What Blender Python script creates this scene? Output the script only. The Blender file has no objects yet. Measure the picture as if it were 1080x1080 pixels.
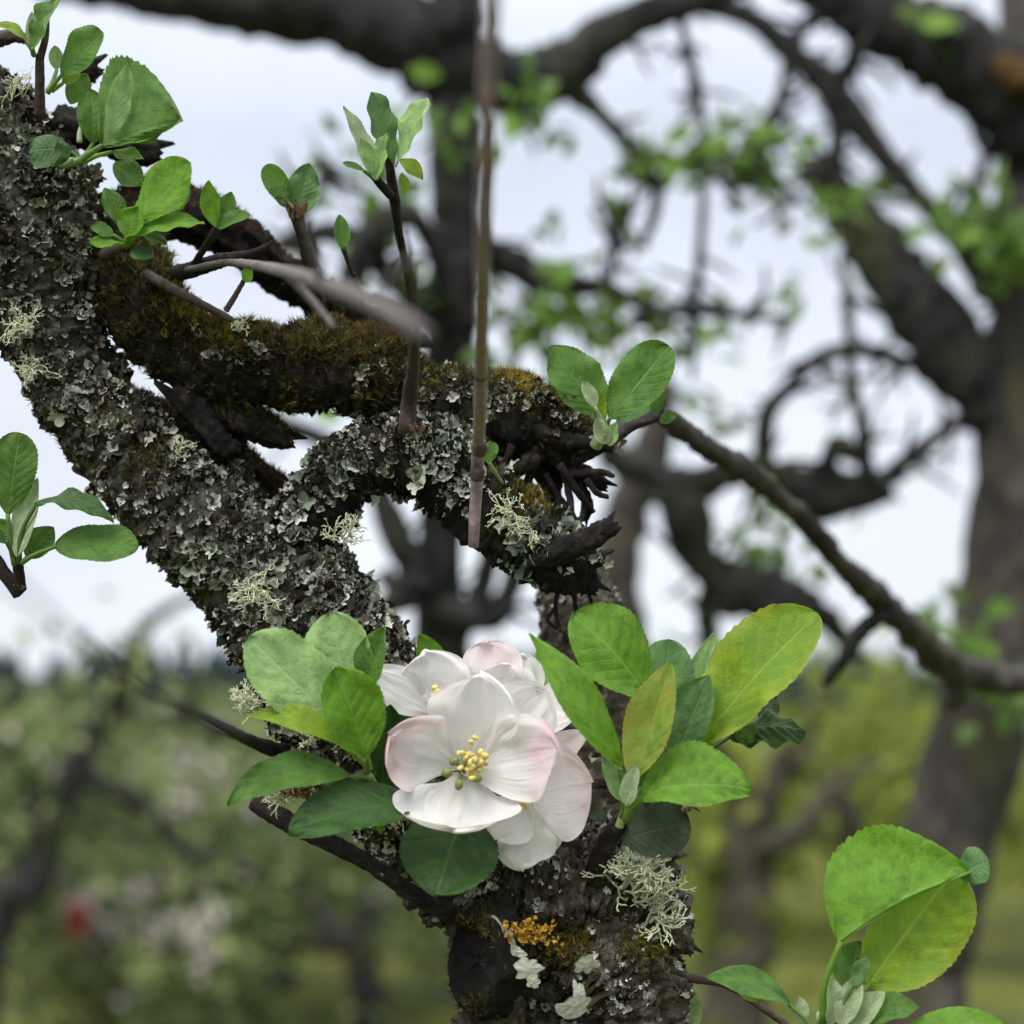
import bpy, math, random
import numpy as np
from mathutils import Vector, noise

random.seed(7)
rng = np.random.default_rng(7)
S = bpy.context.scene
COL = S.collection

# ------------------------------------------------------------------ camera, sky, sun, exposure
F = 2166.0                       # focal length in pixels of the 1080 px photograph
CAM = np.array([0.0, 0.0, 2.2])
TH = math.atan2(725 - 540, F)    # the horizon lies at row 725
FWD = np.array([0, math.cos(TH), math.sin(TH)])
UPV = np.array([0, -math.sin(TH), math.cos(TH)])
RGT = np.array([1.0, 0, 0])
cam_d = bpy.data.cameras.new('camera')
cam = bpy.data.objects.new('camera', cam_d)
COL.objects.link(cam)
cam.location = CAM
cam.rotation_euler = (math.pi / 2 + TH, 0, 0)
cam_d.sensor_width = 36
cam_d.lens = 36 / (1080 / F)
cam_d.clip_start = 0.01
cam_d.clip_end = 4000
cam_d.dof.use_dof = True
cam_d.dof.focus_distance = 0.492
cam_d.dof.aperture_fstop = 11.0
S.camera = cam

W = bpy.data.worlds.new('World')
S.world = W
W.use_nodes = True
wn = W.node_tree
wn.nodes.clear()
out = wn.nodes.new('ShaderNodeOutputWorld')
bg = wn.nodes.new('ShaderNodeBackground')
bg.inputs['Strength'].default_value = 0.1
sky = wn.nodes.new('ShaderNodeTexSky')
sky.sky_type = 'NISHITA'
sky.sun_disc = False
SUN_EL = math.radians(50)
SUN_AZ = math.atan2(-0.45, -0.75)
sky.sun_elevation = SUN_EL
sky.sun_rotation = SUN_AZ
sky.dust_density = 6
tc = wn.nodes.new('ShaderNodeTexCoord')
sx = wn.nodes.new('ShaderNodeSeparateXYZ')
wn.links.new(tc.outputs['Generated'], sx.inputs[0])
rp = wn.nodes.new('ShaderNodeValToRGB')      # overcast: a little brighter near the horizon haze, brightest overhead
rp.color_ramp.elements[0].position = 0.0
rp.color_ramp.elements[0].color = (0.40, 0.43, 0.465, 1)
rp.color_ramp.elements[1].position = 0.9
rp.color_ramp.elements[1].color = (1.15, 1.17, 1.2, 1)
e = rp.color_ramp.elements.new(0.10); e.color = (0.378, 0.402, 0.445, 1)
e = rp.color_ramp.elements.new(0.26); e.color = (0.31, 0.338, 0.392, 1)
e = rp.color_ramp.elements.new(0.5); e.color = (0.62, 0.65, 0.71, 1)
wn.links.new(sx.outputs['Z'], rp.inputs[0])
nz = wn.nodes.new('ShaderNodeTexNoise')
nz.inputs['Scale'].default_value = 5.0
nz.inputs['Detail'].default_value = 3
wn.links.new(tc.outputs['Generated'], nz.inputs['Vector'])
mr = wn.nodes.new('ShaderNodeMapRange')
mr.inputs['From Min'].default_value = 0.3; mr.inputs['From Max'].default_value = 0.7
mr.inputs['To Min'].default_value = 17.5; mr.inputs['To Max'].default_value = 20.5
wn.links.new(nz.outputs['Fac'], mr.inputs['Value'])
vm = wn.nodes.new('ShaderNodeVectorMath'); vm.operation = 'SCALE'
wn.links.new(rp.outputs['Color'], vm.inputs[0]); wn.links.new(mr.outputs['Result'], vm.inputs['Scale'])
mx = wn.nodes.new('ShaderNodeMix'); mx.data_type = 'RGBA'
mx.inputs['Factor'].default_value = 0.94
wn.links.new(sky.outputs[0], mx.inputs[6]); wn.links.new(vm.outputs[0], mx.inputs[7])
wn.links.new(mx.outputs[2], bg.inputs['Color'])
wn.links.new(bg.outputs[0], out.inputs[0])

sd = bpy.data.lights.new('sun', 'SUN')
sd.energy = 2.3
sd.angle = math.radians(30)
sd.color = (1, 0.96, 0.9)
so = bpy.data.objects.new('sun', sd)
COL.objects.link(so)
sdir = Vector((math.sin(SUN_AZ) * math.cos(SUN_EL), math.cos(SUN_AZ) * math.cos(SUN_EL), math.sin(SUN_EL)))
so.rotation_euler = (-sdir).to_track_quat('-Z', 'Y').to_euler()
so.location = (0, -2, 6)

S.view_settings.view_transform = 'Standard'
S.view_settings.look = 'None'
S.view_settings.exposure = 0.38
S.view_settings.gamma = 1.0
S.view_settings.use_curve_mapping = False
S.cycles.use_denoising = True
S.cycles.max_bounces = 8
S.cycles.transmission_bounces = 6

# ------------------------------------------------------------------ helpers
def P(px, py, d):
    """a measured image position at its real distance d (metres) from the camera"""
    return CAM + FWD * d + RGT * ((px - 540) / F * d) - UPV * ((py - 540) / F * d)

def Q(p):
    """near point: pixel position and centimetres in front of the 0.50 m plane"""
    return P(p[0], p[1], 0.5 - 0.01 * (p[2] if len(p) > 2 else 0))

def C2W(v):
    return RGT * v[0] + UPV * v[1] - FWD * v[2]

def nrm(v):
    v = np.asarray(v, float)
    return v / (np.linalg.norm(v, axis=-1, keepdims=True) + 1e-12)

ORG = {}

def tag(o, label=None, cat=None, group=None, kind=None):
    if label: o['label'] = label
    if cat: o['category'] = cat
    if group: o['group'] = group
    if kind: o['kind'] = kind
    return o

def empty(name, loc):
    o = bpy.data.objects.new(name, None)
    COL.objects.link(o)
    o.location = loc
    o.empty_display_size = 0.05
    ORG[o.name] = np.asarray(loc, float)
    return o

def mk(name, V, FC, mats, parent=None, origin=None, uv=None, attrs=None, smooth=True, mi=None):
    """one mesh object from world-space vertices"""
    V = np.asarray(V, float).reshape(-1, 3)
    po = ORG[parent.name] if parent else np.zeros(3)
    if origin is None:
        origin = po if parent else V.mean(0)
    origin = np.asarray(origin, float)
    me = bpy.data.meshes.new(name)
    if isinstance(FC, np.ndarray):
        k = FC.shape[1]
        tot = np.full(len(FC), k, np.int32)
        flat = FC.reshape(-1).astype(np.int32)
    else:
        tot = np.array([len(f) for f in FC], np.int32)
        flat = np.array([i for f in FC for i in f], np.int32)
    me.vertices.add(len(V))
    me.vertices.foreach_set('co', (V - origin).reshape(-1))
    me.loops.add(len(flat))
    me.loops.foreach_set('vertex_index', flat)
    me.polygons.add(len(tot))
    me.polygons.foreach_set('loop_start', np.concatenate([[0], np.cumsum(tot)[:-1]]).astype(np.int32))
    me.polygons.foreach_set('loop_total', tot)
    if smooth:
        me.polygons.foreach_set('use_smooth', np.ones(len(tot), bool))
    if not isinstance(mats, (list, tuple)):
        mats = [mats]
    for m in mats:
        me.materials.append(m)
    if mi is not None:
        me.polygons.foreach_set('material_index', np.asarray(mi, np.int32))
    if uv is not None:
        l = me.uv_layers.new(name='UVMap')
        l.data.foreach_set('uv', np.asarray(uv)[flat].reshape(-1).astype(np.float32))
    if attrs:
        for k, a in attrs.items():
            at = me.attributes.new(k, 'FLOAT', 'POINT')
            at.data.foreach_set('value', np.asarray(a, np.float32))
    me.update(calc_edges=True)
    me.validate()
    o = bpy.data.objects.new(name, me)
    COL.objects.link(o)
    if parent:
        o.parent = parent
    o.location = origin - po
    ORG[o.name] = origin
    return o

def join(parts):
    """parts: list of (V, faces list) -> one V, faces"""
    VV, FF, n = [], [], 0
    for V, fc in parts:
        VV.append(np.asarray(V).reshape(-1, 3))
        FF += [tuple(int(i) + n for i in f) for f in fc]
        n += len(VV[-1])
    return np.concatenate(VV), FF

def catmull(pts, n):
    pts = np.asarray(pts, float)
    p = np.concatenate([[2 * pts[0] - pts[1]], pts, [2 * pts[-1] - pts[-2]]])
    seg = np.linalg.norm(np.diff(pts[:, :3], axis=0), axis=1)
    cum = np.concatenate([[0], np.cumsum(seg)])
    s = np.linspace(0, cum[-1], n)
    o = []
    for x in s:
        i = min(int(np.searchsorted(cum, x, 'right')) - 1, len(pts) - 2)
        i = max(i, 0)
        t = (x - cum[i]) / max(seg[i], 1e-9)
        a, b, c, d = p[i], p[i + 1], p[i + 2], p[i + 3]
        o.append(0.5 * ((2 * b) + (c - a) * t + (2 * a - 5 * b + 4 * c - d) * t * t + (3 * b - a - 3 * c + d) * t ** 3))
    return np.array(o)

def fb(p, oct=4):
    return noise.fractal(Vector(p), 0.9, 2.1, oct)

def tube(pts, rings, seg, lump=0.0, fine=0.0, groove=0.0, cap=True, jag=0.0, seed=0.0):
    """swept tube; pts = rows of (x,y,z,radius) in the world"""
    c = catmull(pts, rings)
    X, R = c[:, :3], np.maximum(c[:, 3], 1e-5)
    T = nrm(np.gradient(X, axis=0))
    a = np.array([0.3, -0.9, 0.2]); a = nrm(a - T[0] * a.dot(T[0]))
    V = np.zeros((rings, seg, 3))
    ang = np.linspace(0, 2 * math.pi, seg, endpoint=False)
    for i in range(rings):
        a = nrm(a - T[i] * a.dot(T[i])); b = np.cross(T[i], a)
        dirs = np.outer(np.cos(ang), a) + np.outer(np.sin(ang), b)
        rr = np.full(seg, R[i])
        if lump or fine or groove:
            for j in range(seg):
                q = X[i] + dirs[j] * R[i]
                h = 0
                if lump: h += lump * fb(q / (R[i] * 1.4) + seed, 3)
                if fine: h += fine * fb(q / (R[i] * 0.33) + 5.3 + seed, 4)
                if groove:
                    g = abs(noise.noise(Vector((math.cos(ang[j]) * 3.2, math.sin(ang[j]) * 3.2, i * 0.06 + seed))))
                    h += groove * (min(g * 3, 1) - 0.7)
                rr[j] = R[i] * (1 + h)
        off = 0
        if jag and i >= rings - 1:
            off = np.array([jag * R[i] * noise.noise(Vector((math.cos(x) * 1.5, math.sin(x) * 1.5, seed + 3))) for x in ang])[:, None] * T[i]
        V[i] = X[i] + dirs * rr[:, None] + off
    idx = np.arange(rings * seg).reshape(rings, seg)
    q = np.stack([idx[:-1], np.roll(idx[:-1], -1, 1), np.roll(idx[1:], -1, 1), idx[1:]], -1).reshape(-1, 4)
    FC = [tuple(x) for x in q]
    VV = V.reshape(-1, 3)
    if cap:
        n = len(VV)
        VV = np.concatenate([VV, [X[0] - T[0] * R[0] * 0.2], [X[-1] + T[-1] * R[-1] * (0.25 if not jag else -0.5)]])
        for j in range(seg):
            FC.append((int(idx[0, (j + 1) % seg]), int(idx[0, j]), n))
            FC.append((int(idx[-1, j]), int(idx[-1, (j + 1) % seg]), n + 1))
    return VV, FC, q

def wpts(rows):
    """rows of (px, py, depth m, diameter px) -> world points and radii"""
    return np.array([list(P(a, b, d)) + [w * 0.5 * d / F] for a, b, d, w in rows])

# ------------------------------------------------------------------ materials
def newmat(name):
    m = bpy.data.materials.new(name)
    m.use_nodes = True
    n = m.node_tree
    n.nodes.clear()
    return m, n

def N(n, t, **k):
    x = n.nodes.new(t)
    for a, b in k.items():
        if a in ('operation', 'data_type', 'blend_type', 'attribute_name', 'noise_dimensions', 'use_clamp', 'feature', 'clamp'):
            setattr(x, a, b)
    return x

def ramp(n, src, stops):
    r = n.nodes.new('ShaderNodeValToRGB')
    r.color_ramp.elements[0].position = stops[0][0]; r.color_ramp.elements[0].color = (*stops[0][1], 1)
    r.color_ramp.elements[1].position = stops[-1][0]; r.color_ramp.elements[1].color = (*stops[-1][1], 1)
    for p, c in stops[1:-1]:
        e = r.color_ramp.elements.new(p); e.color = (*c, 1)
    n.links.new(src, r.inputs[0])
    return r.outputs[0]

def math_(n, op, a, b=None, c=None):
    x = n.nodes.new('ShaderNodeMath'); x.operation = op
    for i, v in enumerate((a, b, c)):
        if v is None: continue
        if isinstance(v, (int, float)): x.inputs[i].default_value = v
        else: n.links.new(v, x.inputs[i])
    return x.outputs[0]

def mixc(n, f, a, b):
    x = n.nodes.new('ShaderNodeMix'); x.data_type = 'RGBA'
    for i, v in ((0, f), (6, a), (7, b)):
        if isinstance(v, (int, float)): x.inputs[i].default_value = v
        elif isinstance(v, tuple): x.inputs[i].default_value = (*v, 1)
        else: n.links.new(v, x.inputs[i])
    return x.outputs[2]

def tex(n, scale, detail=5, rough=0.6, kind='ShaderNodeTexNoise', co=None):
    t = n.nodes.new(kind)
    t.inputs['Scale'].default_value = scale
    if 'Detail' in t.inputs: t.inputs['Detail'].default_value = detail
    if 'Roughness' in t.inputs: t.inputs['Roughness'].default_value = rough
    if co is None:
        g = n.nodes.new('ShaderNodeNewGeometry'); co = g.outputs['Position']
    n.links.new(co, t.inputs['Vector'])
    return t

def finish(n, col, rough=0.85, height=None, bump=0.5, dist=0.001, spec=0.3, trans=None, transcol=None):
    p = n.nodes.new('ShaderNodeBsdfPrincipled')
    o = n.nodes.new('ShaderNodeOutputMaterial')
    if isinstance(col, tuple): p.inputs['Base Color'].default_value = (*col, 1)
    else: n.links.new(col, p.inputs['Base Color'])
    if isinstance(rough, (int, float)): p.inputs['Roughness'].default_value = rough
    else: n.links.new(rough, p.inputs['Roughness'])
    p.inputs['Specular IOR Level'].default_value = spec
    if height is not None:
        b = n.nodes.new('ShaderNodeBump')
        b.inputs['Strength'].default_value = bump
        b.inputs['Distance'].default_value = dist
        n.links.new(height, b.inputs['Height'])
        n.links.new(b.outputs[0], p.inputs['Normal'])
    sh = p.outputs[0]
    if trans:
        t = n.nodes.new('ShaderNodeBsdfTranslucent')
        tcol = transcol if transcol is not None else col
        if isinstance(tcol, tuple): t.inputs[0].default_value = (*tcol, 1)
        else: n.links.new(tcol, t.inputs[0])
        m = n.nodes.new('ShaderNodeMixShader'); m.inputs[0].default_value = trans
        n.links.new(sh, m.inputs[1]); n.links.new(t.outputs[0], m.inputs[2]); sh = m.outputs[0]
    n.links.new(sh, o.inputs[0])
    return p

def bark_mat(name, scale, dark, mid, light, dist, patch=None, patch_col=None):
    m, n = newmat(name)
    t1 = tex(n, scale, 8, 0.7)
    t2 = tex(n, scale * 4.5, 6, 0.7)
    c = ramp(n, t1.outputs['Fac'], [(0.3, dark), (0.52, mid), (0.72, light)])
    if patch:
        t3 = tex(n, patch, 5, 0.65)
        f = n.nodes.new('ShaderNodeMapRange')
        f.inputs['From Min'].default_value = 0.53; f.inputs['From Max'].default_value = 0.62
        n.links.new(t3.outputs['Fac'], f.inputs['Value'])
        c = mixc(n, f.outputs[0], c, patch_col)
    h = math_(n, 'ADD', t1.outputs['Fac'], math_(n, 'MULTIPLY', t2.outputs['Fac'], 0.5))
    finish(n, c, 0.9, h, 0.9, dist, 0.2)
    return m

BARK = bark_mat('bark', 260, (0.009, 0.008, 0.007), (0.032, 0.028, 0.023), (0.10, 0.09, 0.075), 0.0018, 90, (0.055, 0.055, 0.042))
BARK_CRUST = bark_mat('lichen_crusted_bark', 520, (0.012, 0.011, 0.009), (0.06, 0.056, 0.046), (0.20, 0.195, 0.16), 0.0025, 150, (0.15, 0.15, 0.12))
BARK_DARK = bark_mat('dark_bark', 300, (0.004, 0.0035, 0.003), (0.014, 0.012, 0.010), (0.055, 0.048, 0.04), 0.0012)
BARK_HOLLOW = bark_mat('rotten_black_wood', 300, (0.003, 0.003, 0.0025), (0.008, 0.007, 0.006), (0.03, 0.026, 0.021), 0.0012)
BARK_STUMP = bark_mat('weathered_bark', 230, (0.012, 0.010, 0.008), (0.075, 0.062, 0.048), (0.34, 0.295, 0.225), 0.002, 120, (0.06, 0.058, 0.025))
TWIG = bark_mat('twig_bark', 500, (0.03, 0.022, 0.018), (0.06, 0.045, 0.038), (0.12, 0.095, 0.085), 0.0004)
TWIG_DARK = bark_mat('dark_twig_bark', 500, (0.008, 0.006, 0.006), (0.02, 0.015, 0.014), (0.06, 0.05, 0.045), 0.0004)
TWIG_GREY = bark_mat('grey_twig_bark', 450, (0.15, 0.112, 0.118), (0.27, 0.205, 0.215), (0.38, 0.30, 0.315), 0.0003)
TWIG_MID = bark_mat('mid_grey_twig_bark', 450, (0.07, 0.062, 0.06), (0.13, 0.118, 0.115), (0.22, 0.20, 0.195), 0.0003)
BARK_FAR = bark_mat('far_bark', 60, (0.010, 0.010, 0.011), (0.027, 0.026, 0.026), (0.075, 0.072, 0.068), 0.004, 9, (0.045, 0.05, 0.025))
BARK_TRUNK = bark_mat('grey_trunk_bark', 40, (0.022, 0.02, 0.018), (0.058, 0.052, 0.045), (0.14, 0.13, 0.11), 0.006, 10, (0.07, 0.068, 0.038))
ORANGE = bark_mat('orange_lichen', 700, (0.16, 0.085, 0.012), (0.45, 0.26, 0.03), (0.66, 0.44, 0.09), 0.0006)
ORANGE_DULL = bark_mat('dull_orange_lichen', 90, (0.03, 0.022, 0.012), (0.10, 0.06, 0.022), (0.22, 0.12, 0.035), 0.003)

def tone_mat(name, stops, back=None, rough=0.9, scale=900, trans=None):
    """colour from a per-piece random tone (each flake or shoot has its own pigment)"""
    m, n = newmat(name)
    a = n.nodes.new('ShaderNodeAttribute'); a.attribute_name = 'tone'
    t = tex(n, scale, 4, 0.6)
    f = math_(n, 'ADD', a.outputs['Fac'], math_(n, 'MULTIPLY', math_(n, 'SUBTRACT', t.outputs['Fac'], 0.5), 0.5))
    c = ramp(n, f, stops)
    if back:
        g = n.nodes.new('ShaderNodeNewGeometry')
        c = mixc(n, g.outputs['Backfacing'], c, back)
    finish(n, c, rough, t.outputs['Fac'], 0.4, 0.0005, 0.15, trans)
    return m

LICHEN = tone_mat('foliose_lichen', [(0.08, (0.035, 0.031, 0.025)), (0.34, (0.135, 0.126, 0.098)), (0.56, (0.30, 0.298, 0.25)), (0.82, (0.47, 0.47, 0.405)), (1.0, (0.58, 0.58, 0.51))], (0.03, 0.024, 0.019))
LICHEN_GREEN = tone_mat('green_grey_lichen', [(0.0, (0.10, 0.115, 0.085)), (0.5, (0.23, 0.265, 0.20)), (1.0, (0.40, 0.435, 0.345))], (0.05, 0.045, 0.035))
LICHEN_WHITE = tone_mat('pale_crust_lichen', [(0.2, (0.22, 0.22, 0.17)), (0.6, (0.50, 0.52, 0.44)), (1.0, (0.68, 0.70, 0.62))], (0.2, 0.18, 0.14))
BRUSH = tone_mat('shrubby_lichen', [(0.0, (0.20, 0.225, 0.13)), (0.5, (0.36, 0.39, 0.25)), (1.0, (0.55, 0.57, 0.40))])
MOSS = tone_mat('moss', [(0.0, (0.008, 0.008, 0.004)), (0.4, (0.028, 0.027, 0.009)), (0.68, (0.105, 0.095, 0.024)), (1.0, (0.26, 0.23, 0.07))], trans=0.2)
MOSS_BROWN = tone_mat('brown_moss', [(0.0, (0.018, 0.012, 0.006)), (0.4, (0.06, 0.040, 0.016)), (0.75, (0.14, 0.098, 0.036)), (1.0, (0.25, 0.20, 0.08))], trans=0.2)
MOSS_YEL = tone_mat('yellow_moss', [(0.0, (0.10, 0.075, 0.01)), (0.5, (0.24, 0.18, 0.02)), (1.0, (0.42, 0.29, 0.03))], trans=0.2)

def leaf_mat(name, base, vein, edge=None, under=None, trans=0.38, rough=0.5, blotch=None, tcol=None, spec=0.35):
    m, n = newmat(name)
    u_ = n.nodes.new('ShaderNodeUVMap')
    s = n.nodes.new('ShaderNodeSeparateXYZ')
    n.links.new(u_.outputs[0], s.inputs[0])
    au = math_(n, 'ABSOLUTE', math_(n, 'SUBTRACT', math_(n, 'MULTIPLY', s.outputs[0], 2.0), 1.0))
    v = s.outputs[1]
    t = tex(n, 330, 4, 0.6)
    fine = tex(n, 2600, 2, 0.5, 'ShaderNodeTexVoronoi')
    # side veins run out from the midrib and sweep to the tip
    wob = math_(n, 'MULTIPLY', math_(n, 'SUBTRACT', t.outputs['Fac'], 0.5), 0.9)
    ph = math_(n, 'ADD', math_(n, 'SUBTRACT', math_(n, 'MULTIPLY', v, 8.0), math_(n, 'MULTIPLY', au, 2.4)), wob)
    fr = math_(n, 'ABSOLUTE', math_(n, 'SUBTRACT', math_(n, 'FRACT', ph), 0.5))
    lat = math_(n, 'SUBTRACT', 1.0, math_(n, 'SMOOTH_MIN', math_(n, 'MULTIPLY', fr, 9.0), 1.0, 0.2))
    lat = math_(n, 'MULTIPLY', math_(n, 'MAXIMUM', lat, 0.0), 0.38)
    mid = math_(n, 'MAXIMUM', math_(n, 'SUBTRACT', 1.0, math_(n, 'MULTIPLY', au, 16.0)), 0.0)
    vn = math_(n, 'MAXIMUM', lat, mid)
    dk = tuple(x * 0.62 for x in base)
    c = ramp(n, t.outputs['Fac'], [(0.3, dk), (0.55, base), (0.8, tuple(min(1, x * 1.25) for x in base))])
    if blotch:
        t2 = tex(n, 120, 3, 0.5)
        f = n.nodes.new('ShaderNodeMapRange')
        f.inputs['From Min'].default_value = 0.45; f.inputs['From Max'].default_value = 0.65
        n.links.new(t2.outputs['Fac'], f.inputs['Value'])
        c = mixc(n, f.outputs[0], c, blotch)
    if edge:
        ef = math_(n, 'POWER', au, 6.0)
        ef = math_(n, 'MULTIPLY', ef, math_(n, 'MULTIPLY', t.outputs['Fac'], 0.95))
        c = mixc(n, ef, c, edge)
    c = mixc(n, math_(n, 'MULTIPLY', vn, 0.6), c, vein)
    top = c
    if under:
        g = n.nodes.new('ShaderNodeNewGeometry')
        uc = mixc(n, math_(n, 'MULTIPLY', vn, 0.6), under, tuple(min(1, x * 1.35) for x in under))
        c = mixc(n, g.outputs['Backfacing'], c, uc)
    hh = math_(n, 'ADD', math_(n, 'MULTIPLY', vn, -1.0), math_(n, 'ADD', math_(n, 'MULTIPLY', fine.outputs['Distance'], 0.5), math_(n, 'MULTIPLY', t.outputs['Fac'], 1.2)))
    finish(n, c, rough, hh, 0.5, 0.0006, spec, trans, tcol or c)
    return m

UND = (0.30, 0.40, 0.20)
LEAF = {
    'bright': leaf_mat('leaf_bright', (0.13, 0.285, 0.018), (0.24, 0.39, 0.075), None, (0.27, 0.42, 0.10), 0.42),
    'mid': leaf_mat('leaf_mid', (0.085, 0.19, 0.028), (0.18, 0.30, 0.08), None, (0.25, 0.37, 0.14), 0.36),
    'pale': leaf_mat('leaf_pale', (0.27, 0.43, 0.155), (0.36, 0.50, 0.22), (0.33, 0.48, 0.14), UND, 0.32, 0.65),
    'yellow': leaf_mat('leaf_yellow', (0.215, 0.34, 0.02), (0.33, 0.44, 0.08), (0.36, 0.35, 0.05), (0.34, 0.42, 0.10), 0.42, 0.5, (0.14, 0.27, 0.025)),
    'bronze': leaf_mat('leaf_bronze', (0.22, 0.335, 0.045), (0.33, 0.42, 0.12), (0.38, 0.27, 0.05), (0.36, 0.40, 0.12), 0.4, 0.6, (0.28, 0.30, 0.045)),
    'dark': leaf_mat('leaf_dark', (0.033, 0.088, 0.015), (0.085, 0.16, 0.045), None, (0.12, 0.22, 0.09), 0.18, 0.42),
    'blue': leaf_mat('leaf_blue_green', (0.085, 0.18, 0.052), (0.15, 0.27, 0.10), None, (0.2, 0.3, 0.16), 0.25, 0.6),
    'silver': leaf_mat('leaf_downy', (0.36, 0.46, 0.25), (0.47, 0.55, 0.35), (0.45, 0.52, 0.32), (0.42, 0.5, 0.32), 0.3, 0.8),
    'olive': leaf_mat('leaf_grey_green', (0.06, 0.085, 0.05), (0.10, 0.13, 0.08), None, (0.1, 0.12, 0.08), 0.1, 0.6),
}

def petal_mat(name, white, pink, lo, hi, amount):
    m, n = newmat(name)
    u_ = n.nodes.new('ShaderNodeUVMap')
    s = n.nodes.new('ShaderNodeSeparateXYZ')
    n.links.new(u_.outputs[0], s.inputs[0])
    t = tex(n, 130, 3, 0.5)
    f = n.nodes.new('ShaderNodeMapRange'); f.interpolation_type = 'SMOOTHSTEP'
    f.inputs['From Min'].default_value = lo; f.inputs['From Max'].default_value = hi
    f.inputs['To Max'].default_value = amount
    vv = math_(n, 'ADD', s.outputs[1], math_(n, 'MULTIPLY', math_(n, 'SUBTRACT', t.outputs['Fac'], 0.5), 1.1))
    n.links.new(vv, f.inputs['Value'])
    c = mixc(n, f.outputs[0], white, pink)
    # greenish claw
    g = n.nodes.new('ShaderNodeMapRange')
    g.inputs['From Min'].default_value = 0.28; g.inputs['From Max'].default_value = 0.0
    g.inputs['To Max'].default_value = 0.45
    n.links.new(s.outputs[1], g.inputs['Value'])
    c = mixc(n, g.outputs[0], c, (0.68, 0.70, 0.42))
    # fine veins that fan along the petal
    mp = n.nodes.new('ShaderNodeVectorMath'); mp.operation = 'MULTIPLY'
    n.links.new(u_.outputs[0], mp.inputs[0]); mp.inputs[1].default_value = (26, 1.3, 1)
    t2 = tex(n, 1.0, 3, 0.5, co=mp.outputs[0])
    c = mixc(n, math_(n, 'MULTIPLY', math_(n, 'POWER', t2.outputs['Fac'], 2.0), 0.5), c, (0.78, 0.70, 0.67))
    t3 = tex(n, 220, 3, 0.5)
    hh = math_(n, 'ADD', t2.outputs['Fac'], t3.outputs['Fac'])
    finish(n, c, 0.75, hh, 0.55, 0.0008, 0.12, 0.46, c)
    return m

PETAL = {
    'white': petal_mat('petal_white', (0.89, 0.875, 0.87), (0.86, 0.72, 0.73), 0.8, 1.5, 0.4),
    'blush': petal_mat('petal_blush', (0.885, 0.86, 0.86), (0.82, 0.42, 0.52), 0.42, 1.2, 0.7),
    'pink': petal_mat('petal_pink', (0.885, 0.845, 0.84), (0.84, 0.56, 0.58), 0.35, 1.3, 0.55),
    'cream': petal_mat('petal_cream', (0.86, 0.86, 0.79), (0.82, 0.76, 0.70), 0.9, 1.6, 0.4),
}

def plain(name, col, rough=0.6, trans=None, var=0.3, scale=600):
    m, n = newmat(name)
    t = tex(n, scale, 3)
    c = ramp(n, t.outputs['Fac'], [(0.25, tuple(x * (1 - var) for x in col)), (0.75, tuple(min(1, x * (1 + var)) for x in col))])
    finish(n, c, rough, t.outputs['Fac'], 0.3, 0.0005, 0.25, trans)
    return m

ANTHER = plain('anther_yellow', (0.86, 0.66, 0.22), 0.7, 0.2, 0.35, 1500)
FILAM = plain('filament', (0.72, 0.70, 0.42), 0.5, 0.3, 0.1)
STIGMA = plain('stigma_green', (0.17, 0.20, 0.06), 0.5, None, 0.3, 1500)
STEM_G = plain('downy_green_stem', (0.28, 0.37, 0.16), 0.7, 0.15)
SEPAL = plain('sepal_green', (0.26, 0.31, 0.14), 0.7, 0.2)
BUD = plain('bud_scale', (0.24, 0.15, 0.10), 0.8, None, 0.5, 900)
BUDPINK = plain('bud_pink', (0.65, 0.12, 0.12), 0.6, 0.2)

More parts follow.
